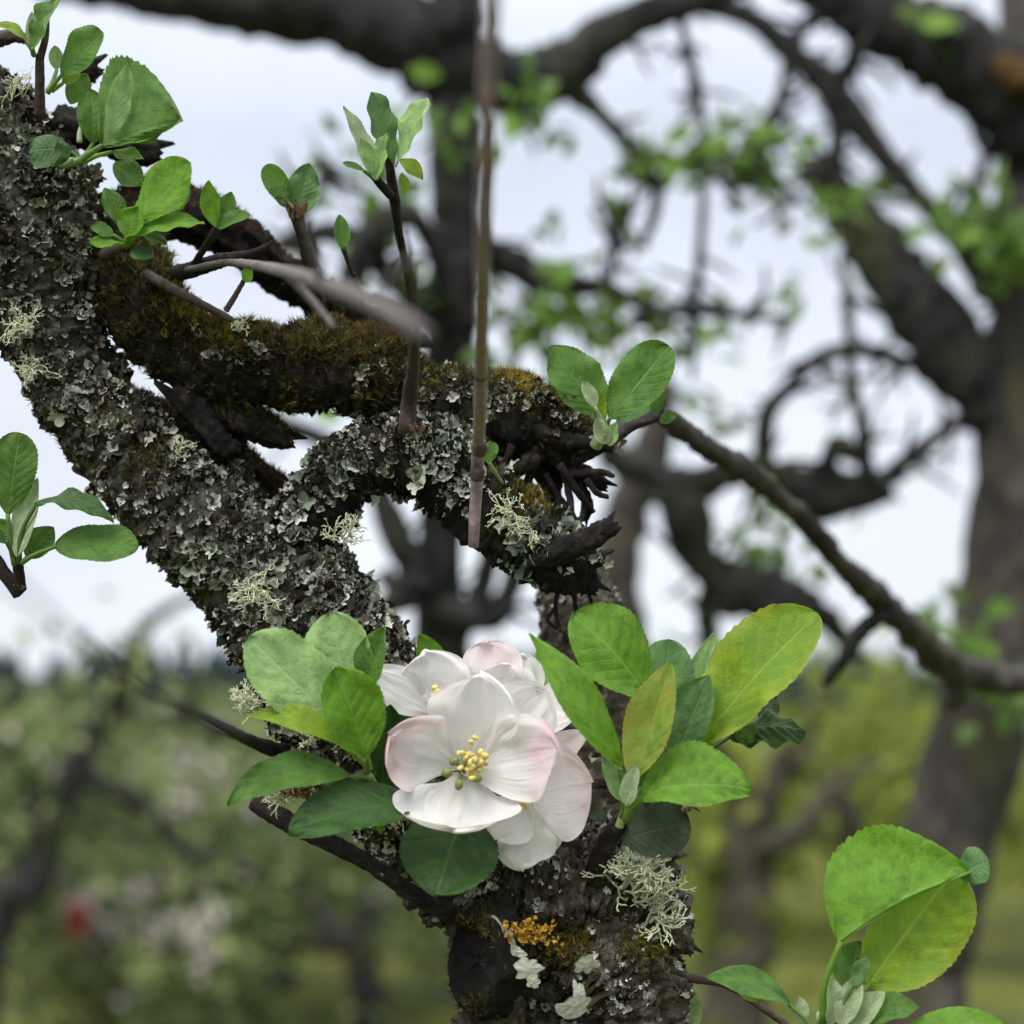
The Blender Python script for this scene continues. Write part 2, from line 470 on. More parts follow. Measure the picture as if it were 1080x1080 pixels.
# ------------------------------------------------------------------ leaf and petal blades
def blade(base, tip, width, hint=(0, 0.35, 1), bend=0.0, sbend=0.0, fold=0.3, curl=0.0, wave=0.0, twist=0.0,
          quilt=0.02, kind='leaf', ser=0.06, tipdrop=0.0, wave_n=3, seed=None, nu=19, nv=75, asym=(1.0, 1.0), wpow=None):
    """one leaf or petal as a curved grid. base, tip: near points; width in photo pixels"""
    sd = random.random() * 40 if seed is None else seed
    B, T = Q(base), Q(tip)
    Wd = width * 0.5 * 0.5 / F
    L = np.linalg.norm(T - B); D = (T - B) / L
    n = C2W(hint); n = nrm(n - D * n.dot(D)); s = np.cross(D, n)
    v = (1 - np.cos(np.linspace(0, math.pi, nv))) / 2; u = np.linspace(-1, 1, nu)
    v = 0.5 * v + 0.5 * np.linspace(0, 1, nv) if kind == 'leaf' else v
    if kind == 'leaf':
        a_, b_ = wpow or (0.75, 0.72)
        b_ *= 1.12
        f = v ** a_ * (1 - v) ** b_; f = f / f.max()
    elif kind == 'round':
        f = np.clip(v, 0, 1) ** 0.55 * np.sqrt(np.clip(1 - v ** 3.2, 0, 1)); f = f / f.max()
    else:
        x = np.clip(v / 0.6, 0, 1)
        f = np.where(v < 0.62, 0.13 + 0.87 * (x * x * (3 - 2 * x)) ** 0.85, np.sqrt(np.clip(1 - ((v - 0.62) / 0.38) ** 2.3, 0, 1)))
    V = np.zeros((nv, nu, 3)); UV = np.zeros((nv, nu, 2))
    for i in range(nv):
        vv = v[i]
        tw = twist * (vv - 0.3)
        s_ = s * math.cos(tw) + n * math.sin(tw); n_ = n * math.cos(tw) - s * math.sin(tw)
        arc = 4 * vv * (1 - vv)
        c = B + D * L * vv + n * L * bend * arc + s * L * sbend * arc - n * L * tipdrop * max(0, vv - 0.55) ** 2 * 4
        w = Wd * f[i]
        for j in range(nu):
            uu = u[j]; au = abs(uu)
            ww = w * asym[0 if uu < 0 else 1]
            if ser and kind != 'petal':
                ww *= (1 + ser * ((vv * 19 + 0.5 * noise.noise(Vector((vv * 9, uu, sd)))) % 1.0 - 0.5) * au ** 5)
            z = fold * ww * (au ** 1.25) + curl * ww * au ** 2.5 * (0.4 + vv)
            z += wave * Wd * au ** 2 * math.sin(vv * wave_n * 2 * math.pi + sd + (1.7 if uu > 0 else 0)) * min(1, vv * 4)
            z += Wd * 0.26 * noise.noise(Vector((uu * 1.3 + sd, vv * 2.6, 0))) * (0.3 + au)
            if quilt:
                z += quilt * Wd * math.cos(2 * math.pi * (vv * 8 - au * 2.4)) * min(1, au * 4) * (1 - au ** 4)
            along = 0
            if kind == 'petal':   # uneven rim
                along = L * (0.07 * noise.noise(Vector((uu * 2.6, sd, 0))) + 0.03 * noise.noise(Vector((uu * 8, sd, 5)))) * vv ** 2
                z += Wd * 0.26 * noise.noise(Vector((uu * 2.0 + sd, vv * 2.6, 4))) * vv * (0.3 + au)
                z += Wd * 0.07 * noise.noise(Vector((uu * 5.0 + sd, vv * 5, 14))) * vv
                z += Wd * 0.014 * math.cos(uu * 13 + sd) * (1 - vv) * vv * 3
            V[i, j] = c + s_ * uu * ww + n_ * z + D * along
            UV[i, j] = (uu * 0.5 + 0.5, vv)
    idx = np.arange(nv * nu).reshape(nv, nu)
    q = np.stack([idx[:-1, :-1], idx[:-1, 1:], idx[1:, 1:], idx[1:, :-1]], -1).reshape(-1, 4)
    return V.reshape(-1, 3), q, UV.reshape(-1, 2), B

def leaf(parent, base, tip, width, mat='mid', pet=None, pw=5, **k):
    V, q, UV, B = blade(base, tip, width, **k)
    # blades are built with n = D x s reversed so that the front faces the hint
    FC = [tuple(x) for x in q]
    if pet is not None:
        a = Q(pet); d = (B - a)
        t = Q(tip) - B; t = t / np.linalg.norm(t)
        mid = (a + B) / 2 - t * np.linalg.norm(d) * 0.08
        r = pw * 0.5 * 0.5 / F
        inner = B + t * np.linalg.norm(Q(tip) - B) * 0.02
        tv, tf, _ = tube(np.array([[*a, r * 1.25], [*mid, r], [*inner, r * 0.8]]), 9, 7)
        o = len(V)
        V = np.concatenate([V, tv]); UV = np.concatenate([UV, np.tile([0.5, 0.02], (len(tv), 1))])
        FC += [tuple(int(i) + o for i in f) for f in tf]
    return mk('leaf', V, FC, LEAF[mat], parent, B, uv=UV)

# ------------------------------------------------------------------ scatter tools
def faces_info(V, q):
    c = V[q].mean(1)
    n = np.cross(V[q[:, 2]] - V[q[:, 0]], V[q[:, 3]] - V[q[:, 1]])
    a = np.linalg.norm(n, axis=1)
    return c, n / (a[:, None] + 1e-12), a

def scatter(V, q, count, wfun):
    c, n, a = faces_info(V, q)
    mc = nrm(CAM - c)
    face = np.clip((n * mc).sum(1) + 0.55, 0.05, 1)      # the far side of the wood carries few
    w = a * face * np.array([max(0.0, wfun(c[i], n[i])) for i in range(len(c))])
    w = w / w.sum()
    i = rng.choice(len(c), count, p=w)
    r1, r2 = rng.random((2, count, 1))
    A, B, C_, D_ = (V[q[i, k]] for k in range(4))
    p = (A * (1 - r1) + B * r1) * (1 - r2) + (D_ * (1 - r1) + C_ * r1) * r2
    return p, n[i]

def instances(variants, Pn, Nn, size, tilt=0.5, toward=None, tow=0.0, tone=None):
    """copies of small variants, merged to one mesh (nobody could count them)"""
    m = len(Pn)
    Nn = nrm(Nn + rng.normal(0, tilt, (m, 3)) * 0.5 + (np.asarray(toward) * tow if toward is not None else 0))
    r = rng.normal(0, 1, (m, 3)); T = nrm(r - Nn * (r * Nn).sum(1, keepdims=True)); B = np.cross(Nn, T)
    if tone is None: tone = rng.random(m)
    which = rng.integers(0, len(variants), m)
    VV, FF, TT, off = [], [], [], 0
    for k, (v, f) in enumerate(variants):
        ii = np.where(which == k)[0]
        if not len(ii): continue
        s = size[ii][:, None, None]
        X = Pn[ii][:, None] + s * (v[None, :, 0:1] * T[ii][:, None] + v[None, :, 1:2] * B[ii][:, None] + v[None, :, 2:3] * Nn[ii][:, None])
        nv = len(v)
        VV.append(X.reshape(-1, 3))
        fo = (np.asarray(f)[None] + (np.arange(len(ii)) * nv)[:, None, None] + off).reshape(-1, np.asarray(f).shape[1])
        FF.append(fo)
        TT.append(np.repeat(tone[ii], nv))
        off += len(ii) * nv
    return np.concatenate(VV), np.concatenate(FF), np.concatenate(TT)

def flake_variants(count=14):
    out = []
    for k in range(count):
        sg = 32; rings = 3
        lob = random.randint(4, 8); ph = random.random() * 6
        V = [[0, 0, 0]]
        rr_ = []
        for j in range(sg):
            a = 2 * math.pi * j / sg
            rr = 0.58 + 0.40 * abs(math.cos(lob * a * 0.5 + ph)) ** 0.55 + 0.42 * noise.noise(Vector((math.cos(a) * 1.3, math.sin(a) * 1.3, k * 3.1)))
            rr_.append(max(0.25, rr))
        el = random.uniform(0.6, 1.0)
        for i in range(1, rings + 1):
            t = i / rings
            for j in range(sg):
                a = 2 * math.pi * j / sg
                r = rr_[j] * t
                z = 0.10 + 0.85 * t ** 2.0 * (0.55 + 0.9 * noise.noise(Vector((math.cos(a) * 1.5, math.sin(a) * 1.5, k * 1.7 + 9)))) + 0.16 * noise.noise(Vector((math.cos(a) * t * 3, math.sin(a) * t * 3, k)))
                V.append([r * math.cos(a), r * math.sin(a) * el, z])
        FC = []
        for i in range(1, rings):
            for j in range(sg):
                a = 1 + (i - 1) * sg + j; b = 1 + (i - 1) * sg + (j + 1) % sg
                FC.append((a, a + sg, b + sg, b))
        for j in range(0, sg, 2):
            FC.append((0, 1 + j, 1 + (j + 1) % sg, 1 + (j + 2) % sg))
        out.append((np.array(V), np.array(FC)))
    return out

def moss_variants(count=8):
    out = []
    for k in range(count):
        V, FC = [], []
        for b in range(6):
            a = random.random() * 6.28; lean = random.uniform(0.1, 0.75); w = random.uniform(0.05, 0.09); h = random.uniform(0.6, 1.15)
            d = np.array([math.cos(a), math.sin(a), 0]); s = np.array([-math.sin(a), math.cos(a), 0])
            o = len(V)
            for t in (0, 0.4, 0.75, 1.0):
                c = d * lean * h * t ** 1.7 + np.array([0, 0, h * t * (1 - 0.25 * lean * t)]) + d * 0.12
                ww = w * (1 - t * 0.9)
                V += [c - s * ww, c + s * ww]
            for i in range(3):
                FC.append((o + 2 * i, o + 2 * i + 1, o + 2 * i + 3, o + 2 * i + 2))
        out.append((np.array(V), np.array(FC)))
    return out

FLAKES = flake_variants()
MOSSES = moss_variants()
PXM = 0.5 / F

def lichen(parent, V, q, count, size_px, wfun, mat=None, name='lichen', tilt=0.95, shift=None):
    p, n = scatter(V, q, count, wfun)
    s = rng.uniform(size_px[0], size_px[1], count) * PXM * 0.5
    big = np.array([0.5 + 0.55 * fb(x / 0.012 + 31, 2) for x in p])
    tone = np.clip(big * 0.6 + rng.random(count) ** 1.3 * 0.72 - 0.03 + (np.array([shift(x) for x in p]) if shift else 0), 0, 1)
    X, f, t = instances(FLAKES, p, n, s, tilt, tone=tone)
    return tag(mk(name, X, f, mat or LICHEN, parent, attrs={'tone': t}), kind='stuff')

def moss(parent, V, q, count, size_px, wfun, mat=None, name='moss'):
    p, n = scatter(V, q, count, wfun)
    s = rng.uniform(size_px[0], size_px[1], count) * PXM
    big = np.array([0.5 + 0.6 * fb(x / 0.01 + 77, 2) for x in p])
    tone = np.clip(big * 0.5 + rng.random(count) * 0.55, 0, 1)
    X, f, t = instances(MOSSES, p - n * PXM, n, s, 0.7, np.array([0, 0, 1.0]), 0.7, tone)
    return tag(mk(name, X, f, mat or MOSS, parent, attrs={'tone': t}), kind='stuff')

def brush_tuft(parent, at, size, direction, n=16, label=None, seed=0, thick=2.2, name='lichen_tuft'):
    """a shrubby lichen: forking strands"""
    r = random.Random(seed)
    parts, tones = [], []
    base = Q(at)
    def grow(p, d, length, rad, depth):
        e = p + d * length
        m = (p + e) / 2 + np.array([r.gauss(0, 1) for _ in range(3)]) * length * 0.12
        v, f, _ = tube(np.array([[*p, rad], [*m, rad * 0.95], [*e, rad * 0.8]]), 4, 4)
        parts.append((v, f)); tones.append(np.full(len(v), min(1, max(0, 0.35 + 0.15 * depth + r.uniform(-0.15, 0.25)))))
        if depth < 4:
            for _ in range(2):
                dd = nrm(d + np.array([r.gauss(0, 1) for _ in range(3)]) * 0.55)
                grow(e, dd, length * r.uniform(0.55, 0.85), rad * 0.78, depth + 1)
    D = nrm(C2W(direction))
    for i in range(n):
        d = nrm(D + np.array([r.gauss(0, 1) for _ in range(3)]) * 0.6)
        o = np.array([r.gauss(0, 1) for _ in range(3)]) * size * PXM * 0.12
        grow(base + o, d, size * PXM * 0.30 * r.uniform(0.7, 1.2), thick * 0.5 * PXM * 1.3, 1)
    V, FC = join(parts)
    return tag(mk(name, V, FC, BRUSH, parent, base, attrs={'tone': np.concatenate(tones)}), label)

def wood(name, parent, rows, rings, seg, mat, label=None, **k):
    pts = wpts(rows)
    V, FC, q = tube(pts, rings, seg, **k)
    o = mk(name, V, FC, mat, parent, pts[0, :3])
    if label: o['label'] = label
    return o, V, q

# ================================================================== the setting: ground, far hills, treeline
def setting():
    # one sheet out to the horizon, finer near the orchard, gently rolling
    xs = np.concatenate([np.linspace(-2500, -60, 14), np.linspace(-50, 50, 61), np.linspace(60, 2500, 14)])
    ys = np.concatenate([np.linspace(-60, -10, 5), np.linspace(-8, 70, 60), np.geomspace(76, 2800, 24)])
    V = []
    for y in ys:
        for x in xs:
            z = 0.10 * fb((x * 0.12, y * 0.12, 0.3), 3) if abs(x) < 60 and y < 80 else 0
            V.append((x, y, z - 0.05))
    nx, ny = len(xs), len(ys)
    FC = [(j * nx + i, j * nx + i + 1, (j + 1) * nx + i + 1, (j + 1) * nx + i) for j in range(ny - 1) for i in range(nx - 1)]
    m, n = newmat('orchard_grass')
    t = tex(n, 0.55, 5, 0.6); t2 = tex(n, 14, 5, 0.7)
    f = math_(n, 'ADD', math_(n, 'MULTIPLY', t.outputs['Fac'], 0.7), math_(n, 'MULTIPLY', t2.outputs['Fac'], 0.3))
    c = ramp(n, f, [(0.36, (0.03, 0.045, 0.014)), (0.46, (0.06, 0.075, 0.018)), (0.56, (0.12, 0.12, 0.025)), (0.68, (0.055, 0.05, 0.025))])
    finish(n, c, 0.95, t2.outputs['Fac'], 0.8, 0.05, 0.1)
    g = mk('ground', V, FC, m, None, (0, 0, 0)); g['kind'] = 'structure'
    # hills far off
    mh, n = newmat('far_hill_woods')
    t = tex(n, 0.03, 6, 0.7)
    finish(n, ramp(n, t.outputs['Fac'], [(0.35, (0.025, 0.040, 0.038)), (0.65, (0.055, 0.075, 0.065))]), 1.0, t.outputs['Fac'], 0.5, 2.0, 0.0)
    V, FC = [], []
    n_ = 120
    for i in range(n_):
        x = -1200 + 2400 * i / (n_ - 1)
        h = 9 + 5 * fb((x * 0.006, 0, 4), 3)
        V += [(x, 900, -1), (x, 1000, h), (x, 1500, h * 0.8), (x, 1600, -1)]
    for i in range(n_ - 1):
        for k in range(3):
            FC.append((i * 4 + k, (i + 1) * 4 + k, (i + 1) * 4 + k + 1, i * 4 + k + 1))
    h = mk('hills', V, FC, mh, None, (0, 1000, 0)); h['kind'] = 'structure'
    # the dark conifer wood that reads as one mass
    mc, n = newmat('conifer_needles')
    t = tex(n, 1.2, 4, 0.7)
    finish(n, ramp(n, t.outputs['Fac'], [(0.3, (0.010, 0.019, 0.021)), (0.7, (0.026, 0.041, 0.041))]), 1.0, t.outputs['Fac'], 0.6, 0.4, 0.0)
    parts = []
    r = random.Random(5)
    for i in range(230):
        x = -70 + i * 0.61 + r.uniform(-1.0, 1.0); y = 190 + r.uniform(-12, 12)
        H = r.uniform(4.6, 6.6); R = H * r.uniform(0.26, 0.40)
        V, FC = [], []
        layers = 6; sg = 9
        for k in range(layers):
            z0 = H * (0.08 + 0.15 * k); z1 = z0 + H * 0.26
            rr = R * (1 - k / (layers + 0.4))
            o = len(V)
            for j in range(sg):
                a = 6.283 * j / sg
                q = rr * r.uniform(0.7, 1.2)
                V.append((x + q * math.cos(a), y + q * math.sin(a), z0 + r.uniform(-0.2, 0.1)))
            V.append((x, y, min(z1, H)))
            for j in range(sg):
                FC.append((o + j, o + (j + 1) % sg, o + sg))
        parts.append((np.array(V), FC))
    V, FC = join(parts)
    tag(mk('conifer_wood', V, FC, mc, None, (0, 190, 0)), 'dark far-off conifer wood along the skyline', 'wood', kind='stuff')
setting()

# ================================================================== trees behind
def leaf_cloud(centres, spread, count, size, r=None):
    """small folded leaves round given centres -> V, faces, tone"""
    r = r or rng
    c = np.asarray(centres)[r.integers(0, len(centres), count)]
    p = c + r.normal(0, 1, (count, 3)) * spread
    v = np.array([[0, 0, 0], [-0.24, 0.3, 0.1], [0, 0.3, 0], [0.24, 0.3, 0.1], [-0.28, 0.62, 0.12], [0, 0.65, 0.02], [0.28, 0.62, 0.12], [0, 1.0, -0.06]])
    f = [np.array([[0, 2, 1, 1], [0, 3, 2, 2], [1, 2, 5, 4], [2, 3, 6, 5], [4, 5, 7, 7], [5, 6, 7, 7]])]
    quads = np.array([[1, 2, 5, 4], [2, 3, 6, 5], [0, 3, 2, 1], [4, 5, 6, 7]])
    return instances([(v, quads)], p, r.normal(0, 1, (count, 3)) + np.array([0, -0.3, 0.8]), r.uniform(0.6, 1.3, count) * size, 1.2)

BARK_BROWN = bark_mat('brown_bark', 30, (0.03, 0.026, 0.02), (0.065, 0.056, 0.042), (0.12, 0.105, 0.08), 0.006)
LEAFCLOUD = tone_mat('background_leaves', [(0.0, (0.055, 0.12, 0.02)), (0.5, (0.12, 0.23, 0.035)), (1.0, (0.20, 0.33, 0.06))], (0.17, 0.26, 0.09), 0.6, 60, 0.35)
LEAF_FAR = tone_mat('orchard_leaves', [(0.15, (0.028, 0.04, 0.017)), (0.45, (0.095, 0.125, 0.045)), (0.7, (0.21, 0.26, 0.095)), (1.0, (0.34, 0.39, 0.16))], (0.13, 0.18, 0.07), 0.7, 20, 0.3)
LEAF_YG = tone_mat('yellow_green_leaves', [(0.0, (0.09, 0.125, 0.02)), (0.5, (0.17, 0.22, 0.03)), (1.0, (0.26, 0.29, 0.05))], (0.2, 0.24, 0.06), 0.7, 20, 0.35)
BLOSSOM_FAR = tone_mat('far_blossom', [(0.0, (0.45, 0.36, 0.35)), (1.0, (0.68, 0.62, 0.60))], None, 0.7, 20, 0.3)

def spurs(t, limbs, n, seed, d_mat):
    r = random.Random(seed); parts = []
    for k in range(n):
        rows = r.choice(limbs); i = r.randrange(len(rows) - 1); f = r.random()
        a, b = np.array(rows[i], float), np.array(rows[i + 1], float)
        o = a * (1 - f) + b * f
        if not (-60 < o[0] < 1140 and -60 < o[1] < 1000): continue
        ang = r.uniform(0, 6.28); ln = r.uniform(18, 70); w = r.uniform(4, 10)
        p = [list(o[:3]) + [w * 1.3]]
        for j in range(1, 5):
            ang += r.uniform(-0.5, 0.5)
            q = p[-1]; p.append([q[0] + math.cos(ang) * ln / 4, q[1] + math.sin(ang) * ln / 4, q[2] + r.uniform(-0.02, 0.015), w * (1.15 - 0.2 * j) * r.uniform(0.8, 1.4)])
        v, f_, _ = tube(wpts(p), 12, 7, lump=0.25)
        parts.append((v, f_))
    V, FC = join(parts)
    tag(mk('spurs', V, FC, d_mat, t), kind='stuff')

def behind_tree():
    base = P(600, 1000, 1.75); base[2] = 0
    t = tag(empty('apple_tree', base), 'blurred apple tree behind, with dark upright stem and thick limb crossing the top', 'tree')
    d = 1.55
    LM = []
    def br(rows, lump=0.26, name='branch', mat=BARK_FAR, seg=20):
        LM.append(rows)
        L = sum(math.hypot(rows[i + 1][0] - rows[i][0], rows[i + 1][1] - rows[i][1]) for i in range(len(rows) - 1))
        return wood(name, t, rows, max(10, int(L / 12)), seg, mat, lump=lump, fine=0.08)
    # trunk down to the ground
    pts = np.array([list(P(476, 330, d)) + [0.021], list(P(466, 520, d + 0.02)) + [0.017], list(P(470, 700, d + 0.05)) + [0.022], list(P(540, 840, d + 0.1)) + [0.027], list(P(590, 980, d + 0.18)) + [0.032], [base[0], base[1], 1.0, 0.06], [base[0], base[1], -0.1, 0.10]])
    V, FC, q = tube(pts, 90, 20, lump=0.15, fine=0.08)
    mk('trunk', V, FC, BARK_FAR, t, base)
    br([(476, 350, d, 58), (484, 250, d, 56), (482, 150, d, 58), (470, 70, d, 66), (480, 20, d - 0.02, 62), (490, -60, d - 0.02, 56)])
    br([(475, 75, d, 80), (420, 34, d, 92), (340, 8, d, 82), (240, -4, d, 76), (140, -18, d + 0.02, 60), (40, -26, d + 0.05, 45)], name='limb')
    br([(470, 60, d, 84), (530, 86, d, 72), (585, 78, d, 64), (630, 42, d, 48), (680, 16, d, 40), (740, -2, d, 30), (800, -25, d, 25)], name='limb')
    br([(590, 85, d, 34), (628, 115, d, 18), (665, 155, d, 15), (692, 195, d, 14), (690, 225, d, 12), (676, 262, d, 9)])
    br([(480, 250, d, 34), (530, 272, d, 34), (580, 298, d, 32), (640, 305, d, 18), (690, 326, d, 13), (760, 332, d, 9), (830, 336, d, 8)])
    br([(476, 330, d, 34), (420, 300, d - 0.02, 26), (380, 255, d - 0.05, 30), (340, 245, d - 0.06, 20), (300, 262, d - 0.06, 18)])
    br([(478, 340, d, 40), (430, 335, d - 0.03, 34), (380, 330, d - 0.05, 30), (330, 350, d - 0.05, 24)])
    br([(716, 14, d, 10), (738, 110, d, 10), (742, 200, d, 9), (736, 300, d, 10), (730, 400, d, 7)])
    br([(468, 520, d + .02, 40), (500, 470, d, 34), (560, 430, d, 30), (620, 445, d, 26), (660, 500, d, 22)])
    br([(462, 620, d + .03, 44), (425, 580, d, 34), (400, 520, d, 26), (350, 470, d, 22), (280, 440, d, 18)])
    br([(460, 640, d + .03, 40), (520, 650, d, 30), (545, 600, d, 24), (560, 540, d, 22)])
    br([(455, 690, d + .04, 40), (500, 640, d + .04, 26), (520, 560, d + .04, 20), (505, 500, d + .04, 16)])
    # the bare shoot that hangs down in front of everything
    rows = [(520, -330, 0.62, 20), (526, -190, 0.44, 19), (520, -60, 0.285, 18), (517, 40, 0.285, 17.5), (512, 160, 0.30, 17), (508, 300, 0.355, 16), (507, 410, 0.437, 14), (503, 500, 0.476, 13), (499, 577, 0.482, 11.5)]
    pts = np.concatenate([[list(P(500, -60, d - 0.02)) + [0.005], list(P(505, -330, 1.0)) + [0.004]], wpts(rows)])
    V, FC, q = tube(pts, 220, 14, fine=0.08, lump=0.13)
    sh = mk('shoot', V, FC, TWIG_GREY, t, pts[0, :3]); sh['label'] = 'bare pale grey shoot hanging down in front of the branches'
    for k, (a, b, dd) in enumerate([(506, 472, 0.4655), (503.5, 498, 0.4725), (507, 392, 0.426)]):
        p = P(a, b, dd); p2 = P(a - 1, b + 9, dd)
        V, FC, q = tube(np.array([[*P(a, b - 5, dd), 0.0013], [*p, 0.00185], [*p2, 0.0013]]), 8, 12)
        mk('node', V, FC, TWIG, sh, p)
    cs = []
    for (a, b, dd, k) in [(600, 320, d - .05, 3), (560, 345, d - .03, 3), (640, 345, d - .03, 3), (660, 360, d, 2), (530, 355, d, 2), (545, 110, d - .05, 2), (600, 120, d - .03, 1),
                          (552, 120, d, 1), (655, 217, d, 1), (622, 222, d, 1), (392, 240, d - .1, 2), (430, 215, d - .05, 2), (440, 300, d - .05, 2), (345, 185, d - .03, 1), (330, 170, d, 1),
                          (480, 140, d - .05, 1), (455, 300, d, 1), (690, 180, d, 2), (300, 430, d - .1, 2), (420, 150, d - 0.05, 1), (250, 440, d, 1), (520, 470, d - .1, 2), (590, 400, d, 2), (540, 320, d, 2), (600, 290, d, 1), (670, 165, d, 1), (780, 165, d, 4), (755, 170, d, 3), (810, 160, d, 3), (790, 200, d, 3), (855, 222, d, 2)]:
        cs += [P(a, b, dd)] * k
    # twigs that carry the right-hand leaf clusters
    br([(740, 200, d, 6), (765, 172, d, 6), (800, 168, d, 5), (855, 222, d, 4)])
    br([(690, 326, d, 7), (650, 345, d, 6), (600, 325, d, 5), (555, 345, d, 5)])
    br([(360, 345, d - .1, 26), (372, 290, d - .1, 30), (395, 250, d - .1, 36), (430, 225, d - .1, 26), (455, 260, d - .08, 20), (478, 330, d - .05, 24)])
    br([(300, 262, d - .06, 14), (330, 210, d - .06, 10), (348, 175, d - .06, 7)])
    br([(420, 560, d, 20), (440, 600, d, 26), (424, 640, d, 22), (405, 600, d, 14)])
    br([(640, 300, d, 10), (655, 250, d, 7), (640, 215, d, 5)])
    spurs(t, LM, 220, 8, BARK_FAR)
    X, f, tn = leaf_cloud(cs, 0.012, 430, 0.022)
    tag(mk('foliage', X, f, LEAFCLOUD, t, attrs={'tone': tn}), kind='stuff')
behind_tree()

def right_tree():
    d = 1.75
    base = P(950, 1080, d); base = np.array([base[0] - 0.02, base[1], 0])
    t = tag(empty('apple_tree', base), 'blurred old apple tree with a thick grey trunk along the right edge of the picture', 'tree')
    LM = []
    def br(rows, lump=0.26, name='branch', mat=BARK_FAR, seg=20):
        LM.append(rows)
        L = sum(math.hypot(rows[i + 1][0] - rows[i][0], rows[i + 1][1] - rows[i][1]) for i in range(len(rows) - 1))
        return wood(name, t, rows, max(10, int(L / 12)), seg, mat, lump=lump, fine=0.08)
    rows = [(1100, -80, d + .1, 80), (1096, 120, d + .05, 90), (1098, 300, d, 100), (1096, 420, d, 124), (1090, 540, d, 130), (1072, 640, d, 124), (1036, 760, d, 104), (1002, 880, d, 100), (978, 990, d, 104), (962, 1120, d, 112)]
    pts = np.concatenate([wpts(rows), [[base[0], base[1], 1.0, 0.075], [base[0], base[1], 0.4, 0.09], [base[0], base[1], -0.1, 0.13]]])
    V, FC, q = tube(pts, 140, 36, lump=0.14, fine=0.07, groove=0.08)
    mk('trunk', V, FC, BARK_TRUNK, t, base)
    br([(1080, 450, d, 90), (1030, 395, d, 84), (985, 345, d, 78), (940, 285, d, 70), (900, 225, d, 54), (868, 188, d, 40), (845, 178, d, 30)], name='limb')
    br([(1100, 150, d, 90), (1060, 90, d, 96), (1000, 55, d, 92), (940, 22, d, 80), (880, -12, d, 66), (800, -60, d, 50)], name='limb')
    br([(735, 4, d, 22), (790, 18, d, 24), (835, 55, d, 27), (880, 98, d, 34), (920, 150, d, 28), (965, 205, d, 24), (1000, 240, d, 24), (1050, 300, d, 40), (1085, 350, d, 40)])
    br([(832, 52, d, 14), (850, 26, d, 16), (880, 12, d, 18)])
    br([(832, 52, d, 13), (822, 110, d, 10), (805, 165, d, 8)])
    br([(882, 98, d, 26), (884, 150, d, 18), (872, 185, d, 24)])
    br([(882, 98, d, 22), (900, 60, d, 20), (920, 30, d, 18)])
    br([(1010, 245, d, 14), (1030, 190, d, 12), (1060, 120, d, 14)])
    br([(895, 300, d - .05, 12), (896, 380, d - .05, 12), (908, 450, d - .05, 14), (915, 510, d - .05, 22)])
    br([(1040, 425, d, 16), (995, 455, d, 16), (950, 490, d, 18), (925, 515, d, 24)])
    br([(960, 385, d, 18), (915, 370, d, 17), (868, 375, d, 17), (830, 410, d, 18), (808, 440, d, 20), (806, 490, d, 22)])
    br([(938, 510, d - .05, 30), (905, 522, d - .05, 46), (862, 522, d - .05, 52), (820, 503, d - .05, 36), (780, 496, d - .05, 30), (735, 512, d - .05, 40), (690, 500, d - .03, 34), (640, 480, d, 26)], lump=0.42)
    br([(705, 500, d - .04, 30), (722, 530, d - .05, 52), (732, 572, d - .05, 46), (752, 604, d - .05, 40), (790, 622, d - .05, 60), (830, 638, d - .05, 52), (872, 652, d, 26), (900, 690, d + .05, 20)], lump=0.42)
    br([(862, 520, d - .05, 30), (872, 488, d - .06, 20), (884, 470, d - .06, 26), (905, 482, d - .06, 18)], lump=0.4)
    br([(760, 610, d - .05, 24), (742, 650, d - .04, 18), (756, 690, d - .03, 14)], lump=0.4)
    V, FC, q = tube(wpts([(1052, 62, d - .045, 20), (1075, 82, d - .05, 40), (1095, 92, d - .045, 20)]), 16, 14, lump=0.4, fine=0.3)
    mk('lichen', V, FC, ORANGE_DULL, t, P(1075, 80, d))['label'] = 'orange lichen patch on the upper limb'
    cs = []
    for (a, b, dd, k) in [(1040, 235, d - .05, 4), (1060, 255, d - .08, 4), (1010, 225, d - .05, 2), (1075, 265, d - .1, 3), (1030, 265, d, 2), (800, 575, d, 2), (850, 600, d, 1), (800, 560, d, 2),
                          (925, 205, d, 1), (830, 320, d, 1), (740, 380, d, 1), (995, 35, d - .06, 1), (1000, 660, d - .12, 2), (760, 350, d, 1), (1070, 735, d - .1, 3), (760, 440, d, 1), (690, 330, d, 1)]:
        cs += [P(a, b, dd)] * k
    br([(660, 700, d + .5, 54), (650, 600, d + .5, 50), (668, 520, d + .5, 46), (690, 470, d + .5, 40), (700, 400, d + .5, 24)], mat=BARK_TRUNK)
    spurs(t, LM, 220, 9, BARK_FAR)
    X, f, tn = leaf_cloud(cs, 0.014, 250, 0.026)
    tag(mk('foliage', X, f, LEAFCLOUD, t, attrs={'tone': tn}), kind='stuff')
right_tree()

